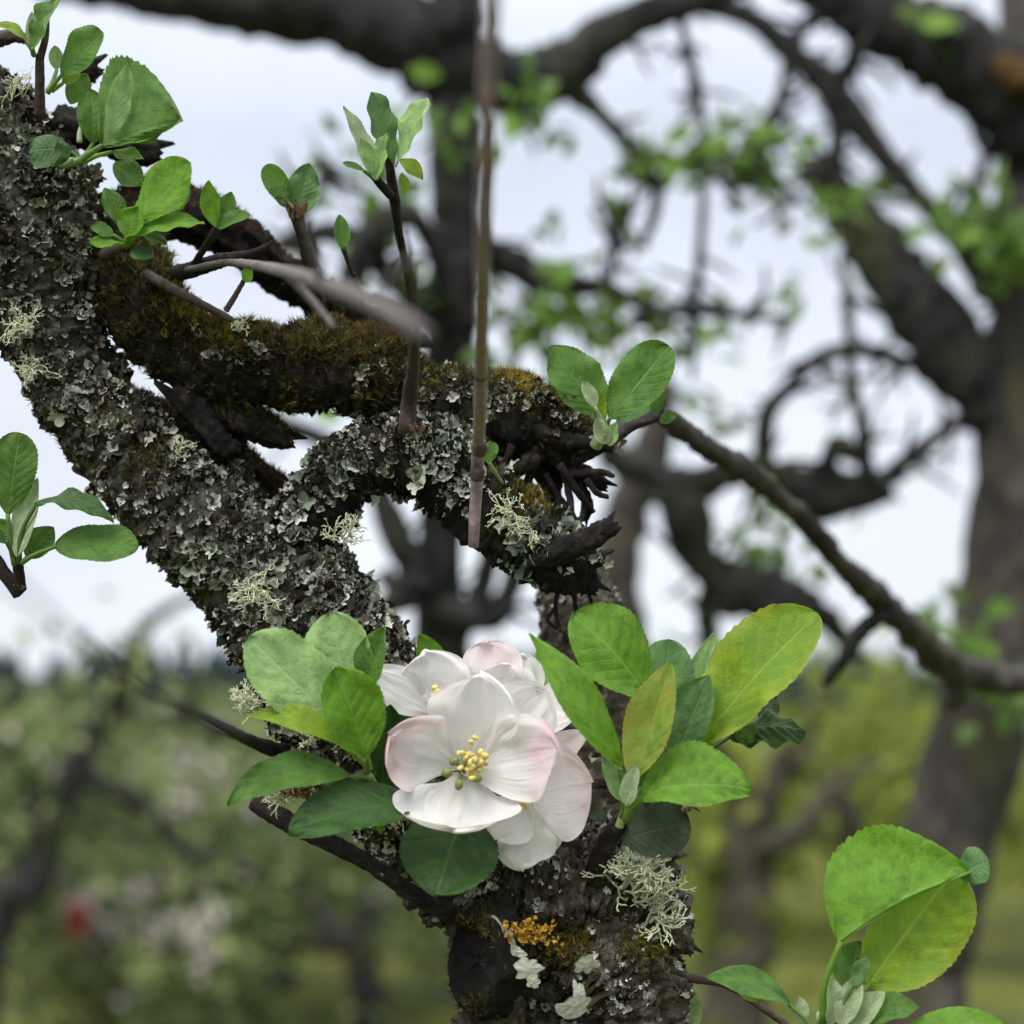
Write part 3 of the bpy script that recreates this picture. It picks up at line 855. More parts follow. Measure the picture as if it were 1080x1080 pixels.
def orchard_tree(name, label, x, y, H, R, seed, leafmat, n_leaf, blossoms, lean=0.0, bark=None, tr=0.14):
    r = random.Random(seed); g = np.random.default_rng(seed)
    t = tag(empty(name, (x, y, 0)), label, 'tree', 'apple trees further down the orchard')
    tips = []
    th = H * r.uniform(0.28, 0.36)
    base = np.array([x, y, -0.1]); fork = np.array([x + lean, y, th])
    V, FC, q = tube(np.array([[*base, tr], [*(base * 0.6 + fork * 0.4 + np.array([0.05, 0, 0])), tr * .8], [*fork, tr * .72], [*(fork + np.array([0.05, 0.0, 0.3])), tr * .5]]), 24, 14, lump=0.2, fine=0.1)
    mk('trunk', V, FC, bark or BARK_FAR, t, (x, y, 0))
    parts = []
    def grow(p, d, L, rad, depth):
        e = p + d * L
        m = (p + e) / 2 + np.array([r.gauss(0, 1) for _ in range(3)]) * L * 0.14
        v, f, _ = tube(np.array([[*p, rad], [*m, rad * 0.85], [*e, rad * 0.65]]), 8, 7, lump=0.15)
        parts.append((v, f))
        if depth >= 2: tips.append(m)
        tips.append(e)
        if depth < 4:
            for k in range(3 if depth < 3 else 2):
                dd = nrm(d + np.array([r.gauss(0, 1), r.gauss(0, 1), r.gauss(0, 0.7) + 0.15]) * 0.75)
                grow(e, dd, L * r.uniform(0.6, 0.85), rad * 0.6, depth + 1)
    for k in range(5):
        a = k * 1.256 + r.uniform(-0.3, 0.3)
        grow(fork, nrm(np.array([math.cos(a), math.sin(a), r.uniform(0.25, 0.9)])), R * 0.42, 0.065, 1)
    V, FC = join(parts)
    top = V[:, 2].max()
    sc = (H - th) / max(top - th, 0.1)
    V[:, 2] = th + (V[:, 2] - th) * np.where(V[:, 2] > th, min(sc, 1.0), 1)
    mk('branches', V, FC, bark or BARK_FAR, t, fork)
    tips = np.array(tips); tips[:, 2] = th + (tips[:, 2] - th) * np.where(tips[:, 2] > th, min(sc, 1.0), 1)
    low = tips[::3] * np.array([1, 1, 0.55]) + np.array([0, -0.1, 0.0])
    X, f, tn = leaf_cloud(np.concatenate([tips, low]), 0.12, n_leaf, 0.085, g)
    tn = np.array([0.5 + 0.75 * fb(x / 0.45 + seed, 2) for x in X[::8]]).repeat(8) * 0.75 + tn * 0.3 - 0.02
    tag(mk('crown', X, f, leafmat, t, (x, y, H * 0.6), attrs={'tone': tn}), kind='stuff')
    if blossoms:
        front = tips[np.argsort(tips[:, 1] - 0.6 * tips[:, 2])[:int(len(tips) * 0.55)]]
        pick = front[g.integers(0, len(front), 80)] + np.array([0, -0.16, 0.06])
        X, f, tn = leaf_cloud(pick, 0.045, blossoms, 0.055, g)
        tag(mk('blossoms', X, f, BLOSSOM_FAR, t, (x, y, H * 0.6), attrs={'tone': tn}), kind='stuff')

orchard_tree('apple_tree', 'leafy orchard tree with pale blossom at the left edge of the picture below the skyline', -3.0, 11.0, 2.08, 1.9, 3, LEAF_FAR, 8500, 1100)
orchard_tree('apple_tree', 'leafy orchard tree with pale blossom seen just left of the blossom twig and its leaves', -0.9, 12.5, 2.02, 1.9, 11, LEAF_FAR, 8500, 1100)
orchard_tree('apple_tree', 'far leafy orchard tree glimpsed between the two nearer trees on the left', -3.4, 19.5, 2.15, 1.9, 12, LEAF_FAR, 6500, 700)
orchard_tree('apple_tree', 'yellow-green leafy tree low behind the right-hand leaves, beside the thick grey trunk', 3.0, 19.0, 2.15, 1.7, 17, LEAF_YG, 8000, 0)
def brown_tree():
    d = 5.2
    base = P(770, 1080, d); base = np.array([base[0], base[1], 0])
    t = tag(empty('apple_tree', base), 'blurred brown-stemmed tree with few leaves standing low behind the shrubby lichen tuft', 'tree')
    pts = np.concatenate([[[base[0], base[1], -0.1, 0.16], [base[0], base[1], 0.7, 0.13]], wpts([(772, 1090, d, 78), (785, 990, d, 70), (788, 900, d, 64), (800, 840, d, 46)])])
    V, FC, q = tube(pts, 60, 20, lump=0.2, fine=0.1)
    mk('trunk', V, FC, BARK_BROWN, t, base)
    for rows in ([(800, 850, d, 42), (838, 790, d, 32), (862, 745, d, 24), (874, 715, d, 14)], [(792, 860, d, 38), (760, 800, d, 26), (735, 765, d, 18), (715, 740, d, 10)],
                 [(840, 790, d, 30), (890, 850, d - .1, 26), (905, 890, d - .1, 20), (940, 900, d, 12)], [(790, 900, d, 34), (840, 880, d - .2, 26), (880, 830, d - .2, 20), (930, 800, d - .2, 10)],
                 [(788, 930, d, 30), (740, 900, d, 24), (700, 900, d, 16)]):
        wood('branch', t, rows, 24, 10, BARK_BROWN, lump=0.25, fine=0.1)
    X, f, tn = leaf_cloud([P(a, b, d) for a, b in ((870, 730), (900, 880), (740, 770), (860, 850), (720, 900), (930, 810), (720, 750), (845, 790), (740, 850), (890, 800), (820, 760), (850, 940), (900, 960), (760, 960), (920, 740), (800, 1000), (880, 1020), (720, 980))], 0.09, 900, 0.055)
    tag(mk('foliage', X, f, LEAF_YG, t, attrs={'tone': tn}), kind='stuff')
brown_tree()
orchard_tree('apple_tree', 'yellow-green leafy tree at the far right beyond the thick grey trunk', 4.9, 17.0, 2.25, 1.7, 29, LEAF_YG, 7500, 0)
orchard_tree('apple_tree', 'green leafy orchard tree low in the gap between the left limb and the stump', -1.75, 15.5, 1.95, 1.8, 41, LEAF_FAR, 7500, 500)
orchard_tree('apple_tree', 'far green tree hidden mostly behind the blossom and the mossy stump', -0.2, 21.0, 2.2, 1.9, 37, LEAF_FAR, 7000, 300)

def near_left_tree():
    """a thin dark tree in the left background whose top shoot rises above the skyline"""
    d = 4.6
    base = P(-40, 1080, d); base = np.array([base[0], base[1], 0])
    t = tag(empty('apple_tree', base), 'thin dark crooked tree at lower left whose curved top shoot rises over the skyline', 'tree')
    pts = np.concatenate([[[base[0], base[1], -0.1, 0.07], [base[0], base[1], 0.8, 0.055]], wpts([(-10, 985, d, 44), (35, 935, d, 40), (55, 870, d, 36), (85, 800, d, 32), (120, 740, d, 26)])])
    V, FC, q = tube(pts, 60, 14, lump=0.18, fine=0.1)
    mk('trunk', V, FC, BARK_FAR, t, base)
    for rows in ([(118, 745, d, 24), (132, 700, d, 20), (150, 665, d, 16), (180, 640, d, 12), (218, 626, d, 8)],
                 [(50, 880, d, 26), (30, 820, d, 20), (0, 790, d, 16), (-40, 760, d, 10)],
                 [(118, 745, d, 20), (165, 760, d, 16), (220, 765, d, 13), (280, 790, d, 9)],
                 [(80, 815, d, 24), (150, 850, d, 18), (200, 900, d, 15), (260, 920, d, 10)]):
        wood('branch', t, rows, 26, 10, BARK_FAR, lump=0.15, fine=0.08)
    X, f, tn = leaf_cloud([P(a, b, d) for a, b in ((100, 770), (200, 760), (20, 810), (230, 905), (180, 880), (60, 850), (130, 700), (280, 790), (0, 770))], 0.06, 420, 0.05)
    tag(mk('foliage', X, f, LEAF_FAR, t, attrs={'tone': tn}), kind='stuff')
near_left_tree()

def bucket():
    p = P(82, 985, 8.8)
    r = 0.052; Hh = 0.10
    t = tag(empty('bucket', p), 'small red bucket hanging on a cord among the blurred orchard branches at lower left', 'bucket')
    m = plain('red_plastic', (0.17, 0.02, 0.02), 0.6, None, 0.1, 8)
    sg = 28
    prof = [(0.0, 0.0), (r * 0.78, 0.0), (r * 0.8, 0.01), (r, Hh), (r * 1.06, Hh), (r * 1.06, Hh + 0.015), (r * 0.97, Hh + 0.015), (r * 0.77, 0.02), (0.0, 0.02)]
    V, FC = [], []
    for (a, z) in prof:
        for j in range(sg):
            q = 6.28318 * j / sg
            V.append(p + np.array([a * math.cos(q), a * math.sin(q), z]))
    for i in range(len(prof) - 1):
        for j in range(sg):
            FC.append((i * sg + j, i * sg + (j + 1) % sg, (i + 1) * sg + (j + 1) % sg, (i + 1) * sg + j))
    mk('pail', V, FC, m, t, p)
    hp = np.array([[*(p + np.array([r * 1.05 * math.cos(a), 0, Hh + r * 1.0 * math.sin(a)])), 0.008] for a in np.linspace(0, math.pi, 12)])
    V, FC, q = tube(hp, 30, 8)
    mk('handle', V, FC, TWIG_GREY, t, p)
    tp = p + np.array([0, 0, Hh + r])
    V, FC, q = tube(np.array([[*tp, 0.004], [*(tp + np.array([0, 0.02, 0.3])), 0.004], [*(tp + np.array([-0.1, 0.8, 0.62])), 0.004], [-2.6, 10.4, 1.85, 0.004]]), 24, 6)
    mk('cord', V, FC, TWIG_DARK, t, tp)
bucket()

# ================================================================== the lichen-covered apple tree in front
TREE_BASE = P(600, 1080, 0.56); TREE_BASE[2] = 0
TREE = tag(empty('apple_tree', TREE_BASE), 'sharp lichen-covered apple tree in front, with white blossom, fresh leaves and mossy gnarled branches', 'tree')
D0 = 0.515

def nz_(c, s, o=0):
    return fb(c / s + o, 3)

# main limb: from the upper left down to the stump
limb, LV, LQ = wood('limb', TREE, [(-190, 70, D0 + .02, 190), (-90, 130, D0 + .01, 185), (-10, 190, D0 + .004, 172), (36, 255, D0, 146), (48, 320, D0, 112), (66, 380, D0, 98), (108, 446, D0, 102), (168, 514, D0, 110), (238, 576, D0, 122), (300, 634, D0, 144),
                                   (346, 700, D0, 162), (388, 765, D0 + .002, 176), (450, 835, D0 + .005, 180), (535, 912, D0 + .008, 196), (600, 995, D0 + .008, 218), (608, 1090, D0 + .008, 215), (612, 1200, D0 + .01, 225)],
                   300, 80, BARK_CRUST, lump=0.17, fine=0.13)
limb['label'] = 'thick limb crusted with grey lichen running from upper left to the stump'
pts = np.array([list(P(611, 1160, D0 + .01)) + [225 * 0.5 * D0 / F], list(P(614, 1400, D0 + .03)) + [0.035], [TREE_BASE[0], TREE_BASE[1], 1.2, 0.055], [TREE_BASE[0], TREE_BASE[1], 0.5, 0.075], [TREE_BASE[0], TREE_BASE[1], -0.1, 0.12]])
V, FC, q = tube(pts, 70, 30, lump=0.13, fine=0.08, groove=0.08)
mk('trunk', V, FC, BARK, TREE, TREE_BASE)

def py_of(c):
    r = c - CAM; d = r.dot(FWD)
    return 540 - r.dot(UPV) / d * F
def px_of(c):
    r = c - CAM; d = r.dot(FWD)
    return 540 + r.dot(RGT) / d * F

def w_limb(c, n):
    y = py_of(c)
    up = n[2] * 0.5 + 0.5
    w = (0.25 + up) * max(0.02, 0.50 + 1.5 * nz_(c, 0.009, 3)) * max(0.03, 0.5 + 1.8 * nz_(c, 0.003, 8))
    lit = n.dot(C2W(nrm(np.array([0.6, 0.6, 0.5]))))
    w *= max(0.08, 0.5 + lit)
    if y > 900: w *= 0.18
    return w
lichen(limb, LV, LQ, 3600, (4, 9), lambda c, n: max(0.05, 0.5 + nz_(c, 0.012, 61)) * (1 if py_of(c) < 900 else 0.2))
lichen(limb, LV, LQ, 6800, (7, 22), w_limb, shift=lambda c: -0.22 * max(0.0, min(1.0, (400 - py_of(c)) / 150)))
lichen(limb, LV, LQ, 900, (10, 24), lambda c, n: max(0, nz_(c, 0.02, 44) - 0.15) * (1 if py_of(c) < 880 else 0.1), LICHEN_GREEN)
def near(c, spots):
    x, y = px_of(c), py_of(c)
    return max(math.exp(-((x - a) ** 2 + (y - b) ** 2) / (2 * s * s)) for a, b, s in spots)
moss(limb, LV, LQ, 700, (7, 13), lambda c, n: near(c, [(85, 430, 22), (170, 300, 30), (150, 480, 18), (120, 210, 25)]))
moss(limb, LV, LQ, 650, (5, 11), lambda c, n: near(c, [(600, 990, 22), (690, 990, 20), (570, 985, 10), (640, 1010, 40)]), MOSS)
moss(limb, LV, LQ, 260, (5, 9), lambda c, n: near(c, [(585, 992, 12), (600, 1000, 12), (560, 990, 8)]), MOSS_YEL)

# mossy upper branch
mb, MV, MQ = wood('branch', TREE, [(70, 235, D0 + .012, 60), (125, 265, D0 + .006, 80), (148, 318, D0, 88), (180, 362, D0, 84), (240, 384, D0, 82), (300, 392, D0, 82), (350, 388, D0, 92), (400, 402, D0 + .002, 88), (440, 425, D0 + .004, 72),
                                   (490, 428, D0 + .003, 70), (540, 436, D0, 76), (585, 452, D0, 66), (612, 468, D0, 44)], 190, 60, BARK_DARK, lump=0.2, fine=0.14, jag=0.6)
mb['label'] = 'dark branch furred with olive and brown moss'
def top(n, lo=0.0): return max(0.0, n[2] - lo)
moss(mb, MV, MQ, 6500, (7, 14), lambda c, n: (top(n, -0.3) + 0.12) * (1.0 if px_of(c) < 440 else 0.6) * max(0.05, 0.6 + nz_(c, 0.01)))
moss(mb, MV, MQ, 1300, (9, 17), lambda c, n: top(n, 0.1) * near(c, [(350, 360, 30), (390, 370, 24), (310, 365, 20)]), MOSS_BROWN)
moss(mb, MV, MQ, 520, (9, 16), lambda c, n: top(n, 0.2) * near(c, [(545, 402, 14), (190, 330, 16), (255, 350, 20)]), MOSS_YEL)
lichen(mb, MV, MQ, 650, (7, 17), lambda c, n: (top(n, -0.3)) * (near(c, [(470, 415, 24), (270, 365, 20), (548, 425, 16), (400, 392, 10), (600, 450, 14), (230, 390, 12)])) * max(0.02, 0.3 + 1.8 * nz_(c, 0.004, 12)), shift=lambda c: -0.12)

# gnarled lower branch with lichen above and a black underside
gb, GV, GQ = wood('branch', TREE, [(290, 600, D0, 70), (322, 556, D0 - .004, 66), (352, 514, D0 - .006, 68), (392, 486, D0 - .006, 72), (440, 482, D0 - .006, 82), (485, 505, D0 - .005, 84), (525, 543, D0 - .005, 84), (565, 575, D0 - .005, 80), (600, 596, D0 - .005, 66), (626, 606, D0 - .005, 40)],
                  170, 60, BARK_DARK, lump=0.2, fine=0.13, jag=0.9)
gb['label'] = 'gnarled broken branch, lichen above and black below'
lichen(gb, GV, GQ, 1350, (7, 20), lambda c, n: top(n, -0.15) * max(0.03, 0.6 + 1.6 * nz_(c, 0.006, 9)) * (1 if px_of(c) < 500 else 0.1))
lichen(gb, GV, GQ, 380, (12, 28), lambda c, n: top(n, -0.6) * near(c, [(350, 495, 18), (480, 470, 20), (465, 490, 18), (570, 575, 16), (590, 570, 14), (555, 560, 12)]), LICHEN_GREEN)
moss(gb, GV, GQ, 420, (6, 12), lambda c, n: top(n, 0.0) * near(c, [(545, 540, 22), (555, 525, 12), (520, 560, 16)]), MOSS)
moss(gb, GV, GQ, 200, (6, 10), lambda c, n: top(n, 0.0) * near(c, [(560, 530, 12)]), MOSS_YEL)

# stubs, snags and side twigs
def snag(rows, mat=BARK_DARK, rings=30, seg=22, name='stub', parent=TREE, **k):
    kk = dict(lump=0.16, fine=0.14, jag=2.2, groove=0.34); kk.update(k)
    return wood(name, parent, rows, rings, seg, mat, **kk)
snag([(560, 590, D0 - .012, 30), (600, 578, D0 - .016, 27), (640, 558, D0 - .02, 21), (647, 553, D0 - .02, 18)])
snag([(556, 446, D0 - .005, 34), (590, 462, D0 - .006, 24), (620, 468, D0 - .008, 13), (646, 474, D0 - .008, 7)])
snag([(575, 466, D0 - .002, 40), (598, 492, D0, 26), (622, 504, D0, 20), (640, 513, D0, 13)])
snag([(570, 476, D0 - .004, 22), (548, 494, D0 - .005, 15), (527, 510, D0 - .003, 13)])
snag([(560, 470, D0 - .002, 22), (576, 510, D0, 15), (598, 540, D0, 12), (614, 562, D0, 9)])
for rows in ([(585, 470, 5), (600, 520, 6), (604, 556, 4)], [(600, 500, 7), (632, 498, 6), (646, 502, 4)], [(566, 482, 8), (556, 512, 7), (560, 545, 5)], [(590, 490, 7), (612, 522, 6), (626, 540, 4)],
             [(540, 470, 7), (530, 492, 6), (512, 500, 4)], [(600, 470, 6), (628, 452, 6), (640, 446, 4)], [(575, 500, 6), (590, 530, 6), (582, 566, 4)], [(610, 508, 6), (616, 536, 5), (606, 560, 4)],
             [(620, 590, 8), (636, 584, 6), (646, 580, 4)], [(555, 470, 6), (560, 500, 5), (545, 530, 4)], [(618, 506, 6), (630, 520, 5), (640, 524, 4)]):
    wood('twig', TREE, [(a, b, D0 - .004 + random.uniform(-.006, .004), w * 1.3) for a, b, w in rows], 18, 9, TWIG_DARK, lump=0.25, fine=0.15)
snag([(585, 480, D0, 16), (586, 520, D0 + .004, 12), (572, 560, D0 + .004, 11)])
snag([(600, 500, D0, 16), (620, 530, D0, 11), (616, 550, D0, 8)])
snag([(450, 478, D0 + .01, 50), (520, 462, D0 + .012, 50), (575, 470, D0 + .012, 36), (600, 484, D0 + .012, 20)], rings=50, seg=30)
snag([(600, 600, D0 - .004, 40), (618, 612, D0 - .004, 30), (630, 622, D0 - .004, 16)])
cut, _, _ = snag([(243, 478, D0 - .002, 26), (222, 452, D0 - .004, 26), (200, 425, D0 - .004, 28), (182, 408, D0 - .004, 24)], BARK_DARK)
snag([(200, 425, D0 - .004, 14), (188, 432, D0 - .004, 10), (186, 440, D0 - .004, 7)])
knob, KV, KQ = snag([(222, 436, D0 + .002, 40), (256, 442, D0, 40), (290, 458, D0, 30), (310, 466, D0, 16)], rings=40, seg=30, name='branch')
moss(knob, KV, KQ, 420, (5, 11), lambda c, n: top(n, -0.2))
kn2, KV2, KQ2 = snag([(236, 452, D0 + .004, 34), (246, 492, D0 + .004, 36), (252, 535, D0 + .004, 42), (258, 580, D0 + .002, 50)], rings=40, seg=30, name='branch')
moss(kn2, KV2, KQ2, 420, (5, 11), lambda c, n: n.dot(C2W((0.5, 0.2, 0.8))) + 0.2)
lichen(kn2, KV2, KQ2, 120, (7, 14), lambda c, n: 1.0)
b3, V3, Q3 = snag([(112, 418, D0 + .022, 26), (160, 436, D0 + .022, 34), (205, 456, D0 + .022, 40), (250, 490, D0 + .022, 40), (310, 530, D0 + .024, 34)], BARK, rings=60, seg=30, name='branch')
moss(b3, V3, Q3, 900, (5, 11), lambda c, n: top(n, -0.3), MOSS_BROWN)
b4, V4, Q4 = snag([(110, 250, D0 + .018, 56), (160, 220, D0 + .022, 60), (205, 228, D0 + .026, 58), (245, 248, D0 + .03, 52), (290, 285, D0 + .04, 44), (360, 330, D0 + .05, 40), (430, 370, D0 + .06, 38)], BARK_DARK, rings=80, seg=30, name='branch')
moss(b4, V4, Q4, 700, (6, 12), lambda c, n: top(n, -0.2), MOSS_BROWN)
snag([(322, 260, 0.521, 14), (330, 290, 0.54, 14), (336, 318, 0.556, 16)], TWIG, rings=12, seg=10, name='twig')
snag([(372, 288, 0.524, 6), (382, 318, 0.545, 7), (392, 350, 0.57, 8)], TWIG, rings=12, seg=10, name='twig')
b5, V5, Q5 = snag([(60, 130, D0 + .015, 40), (105, 140, D0 + .012, 40), (145, 158, D0 + .014, 36), (168, 160, D0 + .016, 22)], BARK_DARK, rings=36, seg=24, name='branch')
snag([(75, 90, D0 + .012, 20), (92, 75, D0 + .012, 26), (104, 70, D0 + .012, 18)], BARK_DARK)
snag([(-10, 44, D0 + .0, 16), (14, 38, D0, 14), (28, 42, D0, 10)], TWIG, name='twig')
# blurred grey twig that comes towards the lens
wood('twig', TREE, [(196, 285, 0.508, 7), (240, 277, 0.492, 8), (290, 284, 0.43, 13), (345, 300, 0.33, 18), (400, 322, 0.275, 20), (450, 352, 0.25, 14)], 50, 16, TWIG_MID, lump=0.1, fine=0.06)[0]['label'] = 'grey twig reaching towards the viewer, out of focus'
wood('twig', TREE, [(342, 300, 0.333, 12), (330, 268, 0.325, 9), (322, 236, 0.32, 6)], 16, 10, TWIG_MID, lump=0.2)
wood('twig', TREE, [(300, 287, 0.41, 10), (330, 318, 0.395, 8), (352, 345, 0.385, 6)], 16, 10, TWIG_MID, lump=0.2)
wood('twig', TREE, [(400, 322, 0.275, 12), (415, 290, 0.27, 8), (438, 268, 0.265, 5)], 16, 10, TWIG_MID, lump=0.2)
def twig(rows, mat=TWIG_DARK, **k):
    return wood('twig', TREE, rows, max(14, int(len(rows) * 10)), 12, mat, lump=0.1, fine=0.1)[0]
twig([(170, 292, D0, 16), (200, 285, D0 - .006, 18), (232, 275, D0 - .008, 16), (262, 268, D0 - .008, 9), (280, 260, D0 - .008, 5), (288, 254, D0 - .008, 3)])
twig([(185, 296, D0 - .002, 7), (192, 284, D0 - .006, 6), (212, 282, D0 - .01, 6)], TWIG)
twig([(138, 282, D0 + .006, 14), (155, 290, D0 - .008, 12), (188, 308, D0 - .012, 11), (215, 322, D0 - .012, 9), (245, 338, D0 - .012, 8)], TWIG)
twig([(238, 328, D0 - .012, 7), (248, 312, D0 - .012, 6), (256, 298, D0 - .012, 5)], TWIG)
twig([(205, 278, D0 - .008, 7), (218, 258, D0 - .012, 8), (230, 240, D0 - .015, 9)])
tw_up = twig([(428, 455, D0 - .028, 18), (432, 420, D0 - .030, 17), (436, 385, D0 - .05, 13), (438, 345, D0 - .09, 10), (434, 295, D0 - .14, 7), (428, 240, D0 - .18, 4)], TWIG)
twig([(590, 615, D0, 6), (586, 640, D0, 5), (590, 665, D0, 5)])
twig([(604, 618, D0, 6), (608, 645, D0, 5), (612, 670, D0, 4)])
twig([(618, 615, D0, 5), (626, 640, D0, 4), (636, 655, D0, 4)])
twig([(586, 640, D0, 4), (578, 655, D0, 4), (596, 668, D0, 3)])
twig([(490, 972, D0 - .026, 22), (440, 945, D0 - .030, 18), (385, 908, D0 - .030, 18), (330, 880, D0 - .030, 20), (295, 862, D0 - .028, 22), (268, 845, D0 - .026, 20)])
twig([(400, 842, D0 - .02, 20), (345, 812, D0 - .012, 20), (300, 795, D0 - .008, 19), (266, 782, 0.48, 13), (215, 758, 0.36, 10), (130, 712, 0.25, 7), (40, 640, 0.2, 6), (-60, 540, 0.17, 5)])
twig([(628, 930, D0 - .024, 26), (632, 905, D0 - .026, 22), (645, 880, D0 - .028, 20), (655, 866, D0 - .028, 17)])
twig([(690, 1015, D0 - .014, 12), (722, 1030, D0 - .016, 10), (765, 1038, D0 - .016, 9), (800, 1060, D0 - .018, 8), (840, 1090, D0 - .018, 8), (868, 1120, D0 - .018, 8)], TWIG)
twig([(608, 486, D0 - .004, 12), (640, 470, D0 - .006, 9), (668, 450, D0 - .006, 8), (694, 438, D0 - .004, 8), (700, 405, D0, 6)])
wood('branch', TREE, [(606, 478, 0.522, 13), (650, 458, 0.538, 14), (690, 436, 0.56, 17), (722, 456, 0.61, 22), (752, 476, 0.65, 20), (790, 498, 0.70, 26), (822, 526, 0.73, 20), (850, 550, 0.76, 23), (885, 592, 0.79, 22), (915, 620, 0.82, 27), (965, 670, 0.86, 29), (1010, 705, 0.90, 34), (1100, 722, 0.95, 30), (1200, 730, 1.0, 36)], 130, 20, BARK_TRUNK, lump=0.38, fine=0.2)[0]['label'] = 'out-of-focus branch slanting down to the right edge'
wood('branch', TREE, [(935, 645, 0.83, 18), (905, 668, 0.83, 20), (890, 695, 0.83, 16), (870, 720, 0.84, 10)], 24, 12, BARK_FAR, lump=0.2, fine=0.12)
wood('branch', TREE, [(1010, 705, 0.90, 40), (1010, 730, 0.90, 26), (1000, 748, 0.90, 14)], 16, 12, BARK_FAR, lump=0.2)
# upright piece of the old wood behind the blossom
up, UV_, UQ = wood('snag', TREE, [(640, 930, D0 + .02, 150), (640, 850, D0 + .022, 136), (640, 780, D0 + .026, 120), (632, 720, D0 + .034, 104), (615, 660, D0 + .05, 84), (600, 600, D0 + .07, 66)], 90, 48, BARK_STUMP, lump=0.16, fine=0.12, groove=0.12)
moss(up, UV_, UQ, 500, (5, 9), lambda c, n: max(0, 0.3 + nz_(c, 0.012, 5)))
lichen(up, UV_, UQ, 350, (6, 13), lambda c, n: max(0, nz_(c, 0.012, 15)))

# stump: cut knot with a dark hollow, bark folds and snapped ridges
def knot():
    c = Q((498, 1016, 2.3)); ax = nrm(C2W((-0.55, 0.0, 0.83)))
    a = nrm(np.cross(ax, UPV)); b = np.cross(ax, a)
    V, FC = [], []
    sg = 56
    prof = [(1.3, -1.6), (1.16, -0.7), (1.06, -0.12), (0.98, 0.02), (0.90, -0.06), (0.80, -0.28), (0.62, -0.45), (0.32, -0.5), (0.02, -0.46)]
    for k, (r, h) in enumerate(prof):
        for j in range(sg):
            t = 6.28318 * j / sg
            q = 1 + 0.24 * noise.noise(Vector((math.cos(t) * 1.6, math.sin(t) * 1.6, k * 0.25))) + 0.12 * noise.noise(Vector((math.cos(t) * 7, math.sin(t) * 7, k)))
            V.append(c + (a * math.cos(t) * 0.74 * r * q + b * math.sin(t) * 1.1 * r * q) * 42 * PXM + ax * (h + 0.12 * noise.noise(Vector((math.cos(t) * 3, math.sin(t) * 3, 8)))) * 26 * PXM)
    for k in range(len(prof) - 1):
        for j in range(sg):
            FC.append((k * sg + j, k * sg + (j + 1) % sg, (k + 1) * sg + (j + 1) % sg, (k + 1) * sg + j))
    o = mk('knot', V, FC, BARK_HOLLOW, TREE, c); o['label'] = 'dark hollow pruning knot on the stump'
    Vn = np.array(V); q = np.array(FC)
    moss(o, Vn, q, 420, (5, 9), lambda c_, n: (n.dot(C2W((-0.8, -0.1, 0.2))) + 0.1) * (1.0 if np.linalg.norm(c_ - c) > 34 * PXM else 0.0))
knot()
sk, SV, SQ = wood('burr', TREE, [(520, 915, D0 - .012, 80), (570, 925, D0 - .016, 110), (625, 935, D0 - .014, 110), (680, 965, D0 - .008, 90), (705, 990, D0 - .004, 60)], 90, 48, BARK_STUMP, lump=0.25, fine=0.2, groove=0.15)
sk2, SV2, SQ2 = wood('burr', TREE, [(585, 985, D0 - .016, 70), (630, 1010, D0 - .018, 120), (655, 1050, D0 - .018, 130), (655, 1110, D0 - .016, 130), (650, 1180, D0 - .01, 130)], 90, 52, BARK_STUMP, lump=0.22, fine=0.2, groove=0.22)
sk['label'] = 'rough weathered burr below the blossom'
moss(sk, SV, SQ, 800, (5, 10), lambda c, n: near(c, [(560, 975, 14), (610, 985, 24), (690, 985, 20), (530, 925, 10)]))
moss(sk2, SV2, SQ2, 900, (5, 10), lambda c, n: near(c, [(600, 985, 18), (570, 985, 12), (685, 995, 18)]))
moss(sk2, SV2, SQ2, 800, (4, 9), lambda c, n: near(c, [(585, 985, 14), (606, 994, 14), (690, 990, 14)]), MOSS_YEL)
lichen(sk, SV, SQ, 700, (4, 11), lambda c, n: max(0, 0.25 + nz_(c, 0.008, 25)))
lichen(sk2, SV2, SQ2, 600, (4, 11), lambda c, n: max(0, 0.2 + nz_(c, 0.008, 35)))
for rows in ([(690, 975, D0 - .012, 34), (715, 990, D0 - .012, 30), (731, 1003, D0 - .012, 12)], [(680, 1030, D0 - .012, 44), (706, 1040, D0 - .012, 30), (718, 1046, D0 - .012, 12)],
             [(540, 1062, D0 - .02, 40), (520, 1078, D0 - .028, 46), (490, 1092, D0 - .03, 44)], [(610, 905, D0 - .014, 40), (600, 885, D0 - .01, 36), (590, 860, D0 - .006, 20)]):
    snag(rows, BARK_STUMP, rings=22, seg=26, lump=0.25, fine=0.2)

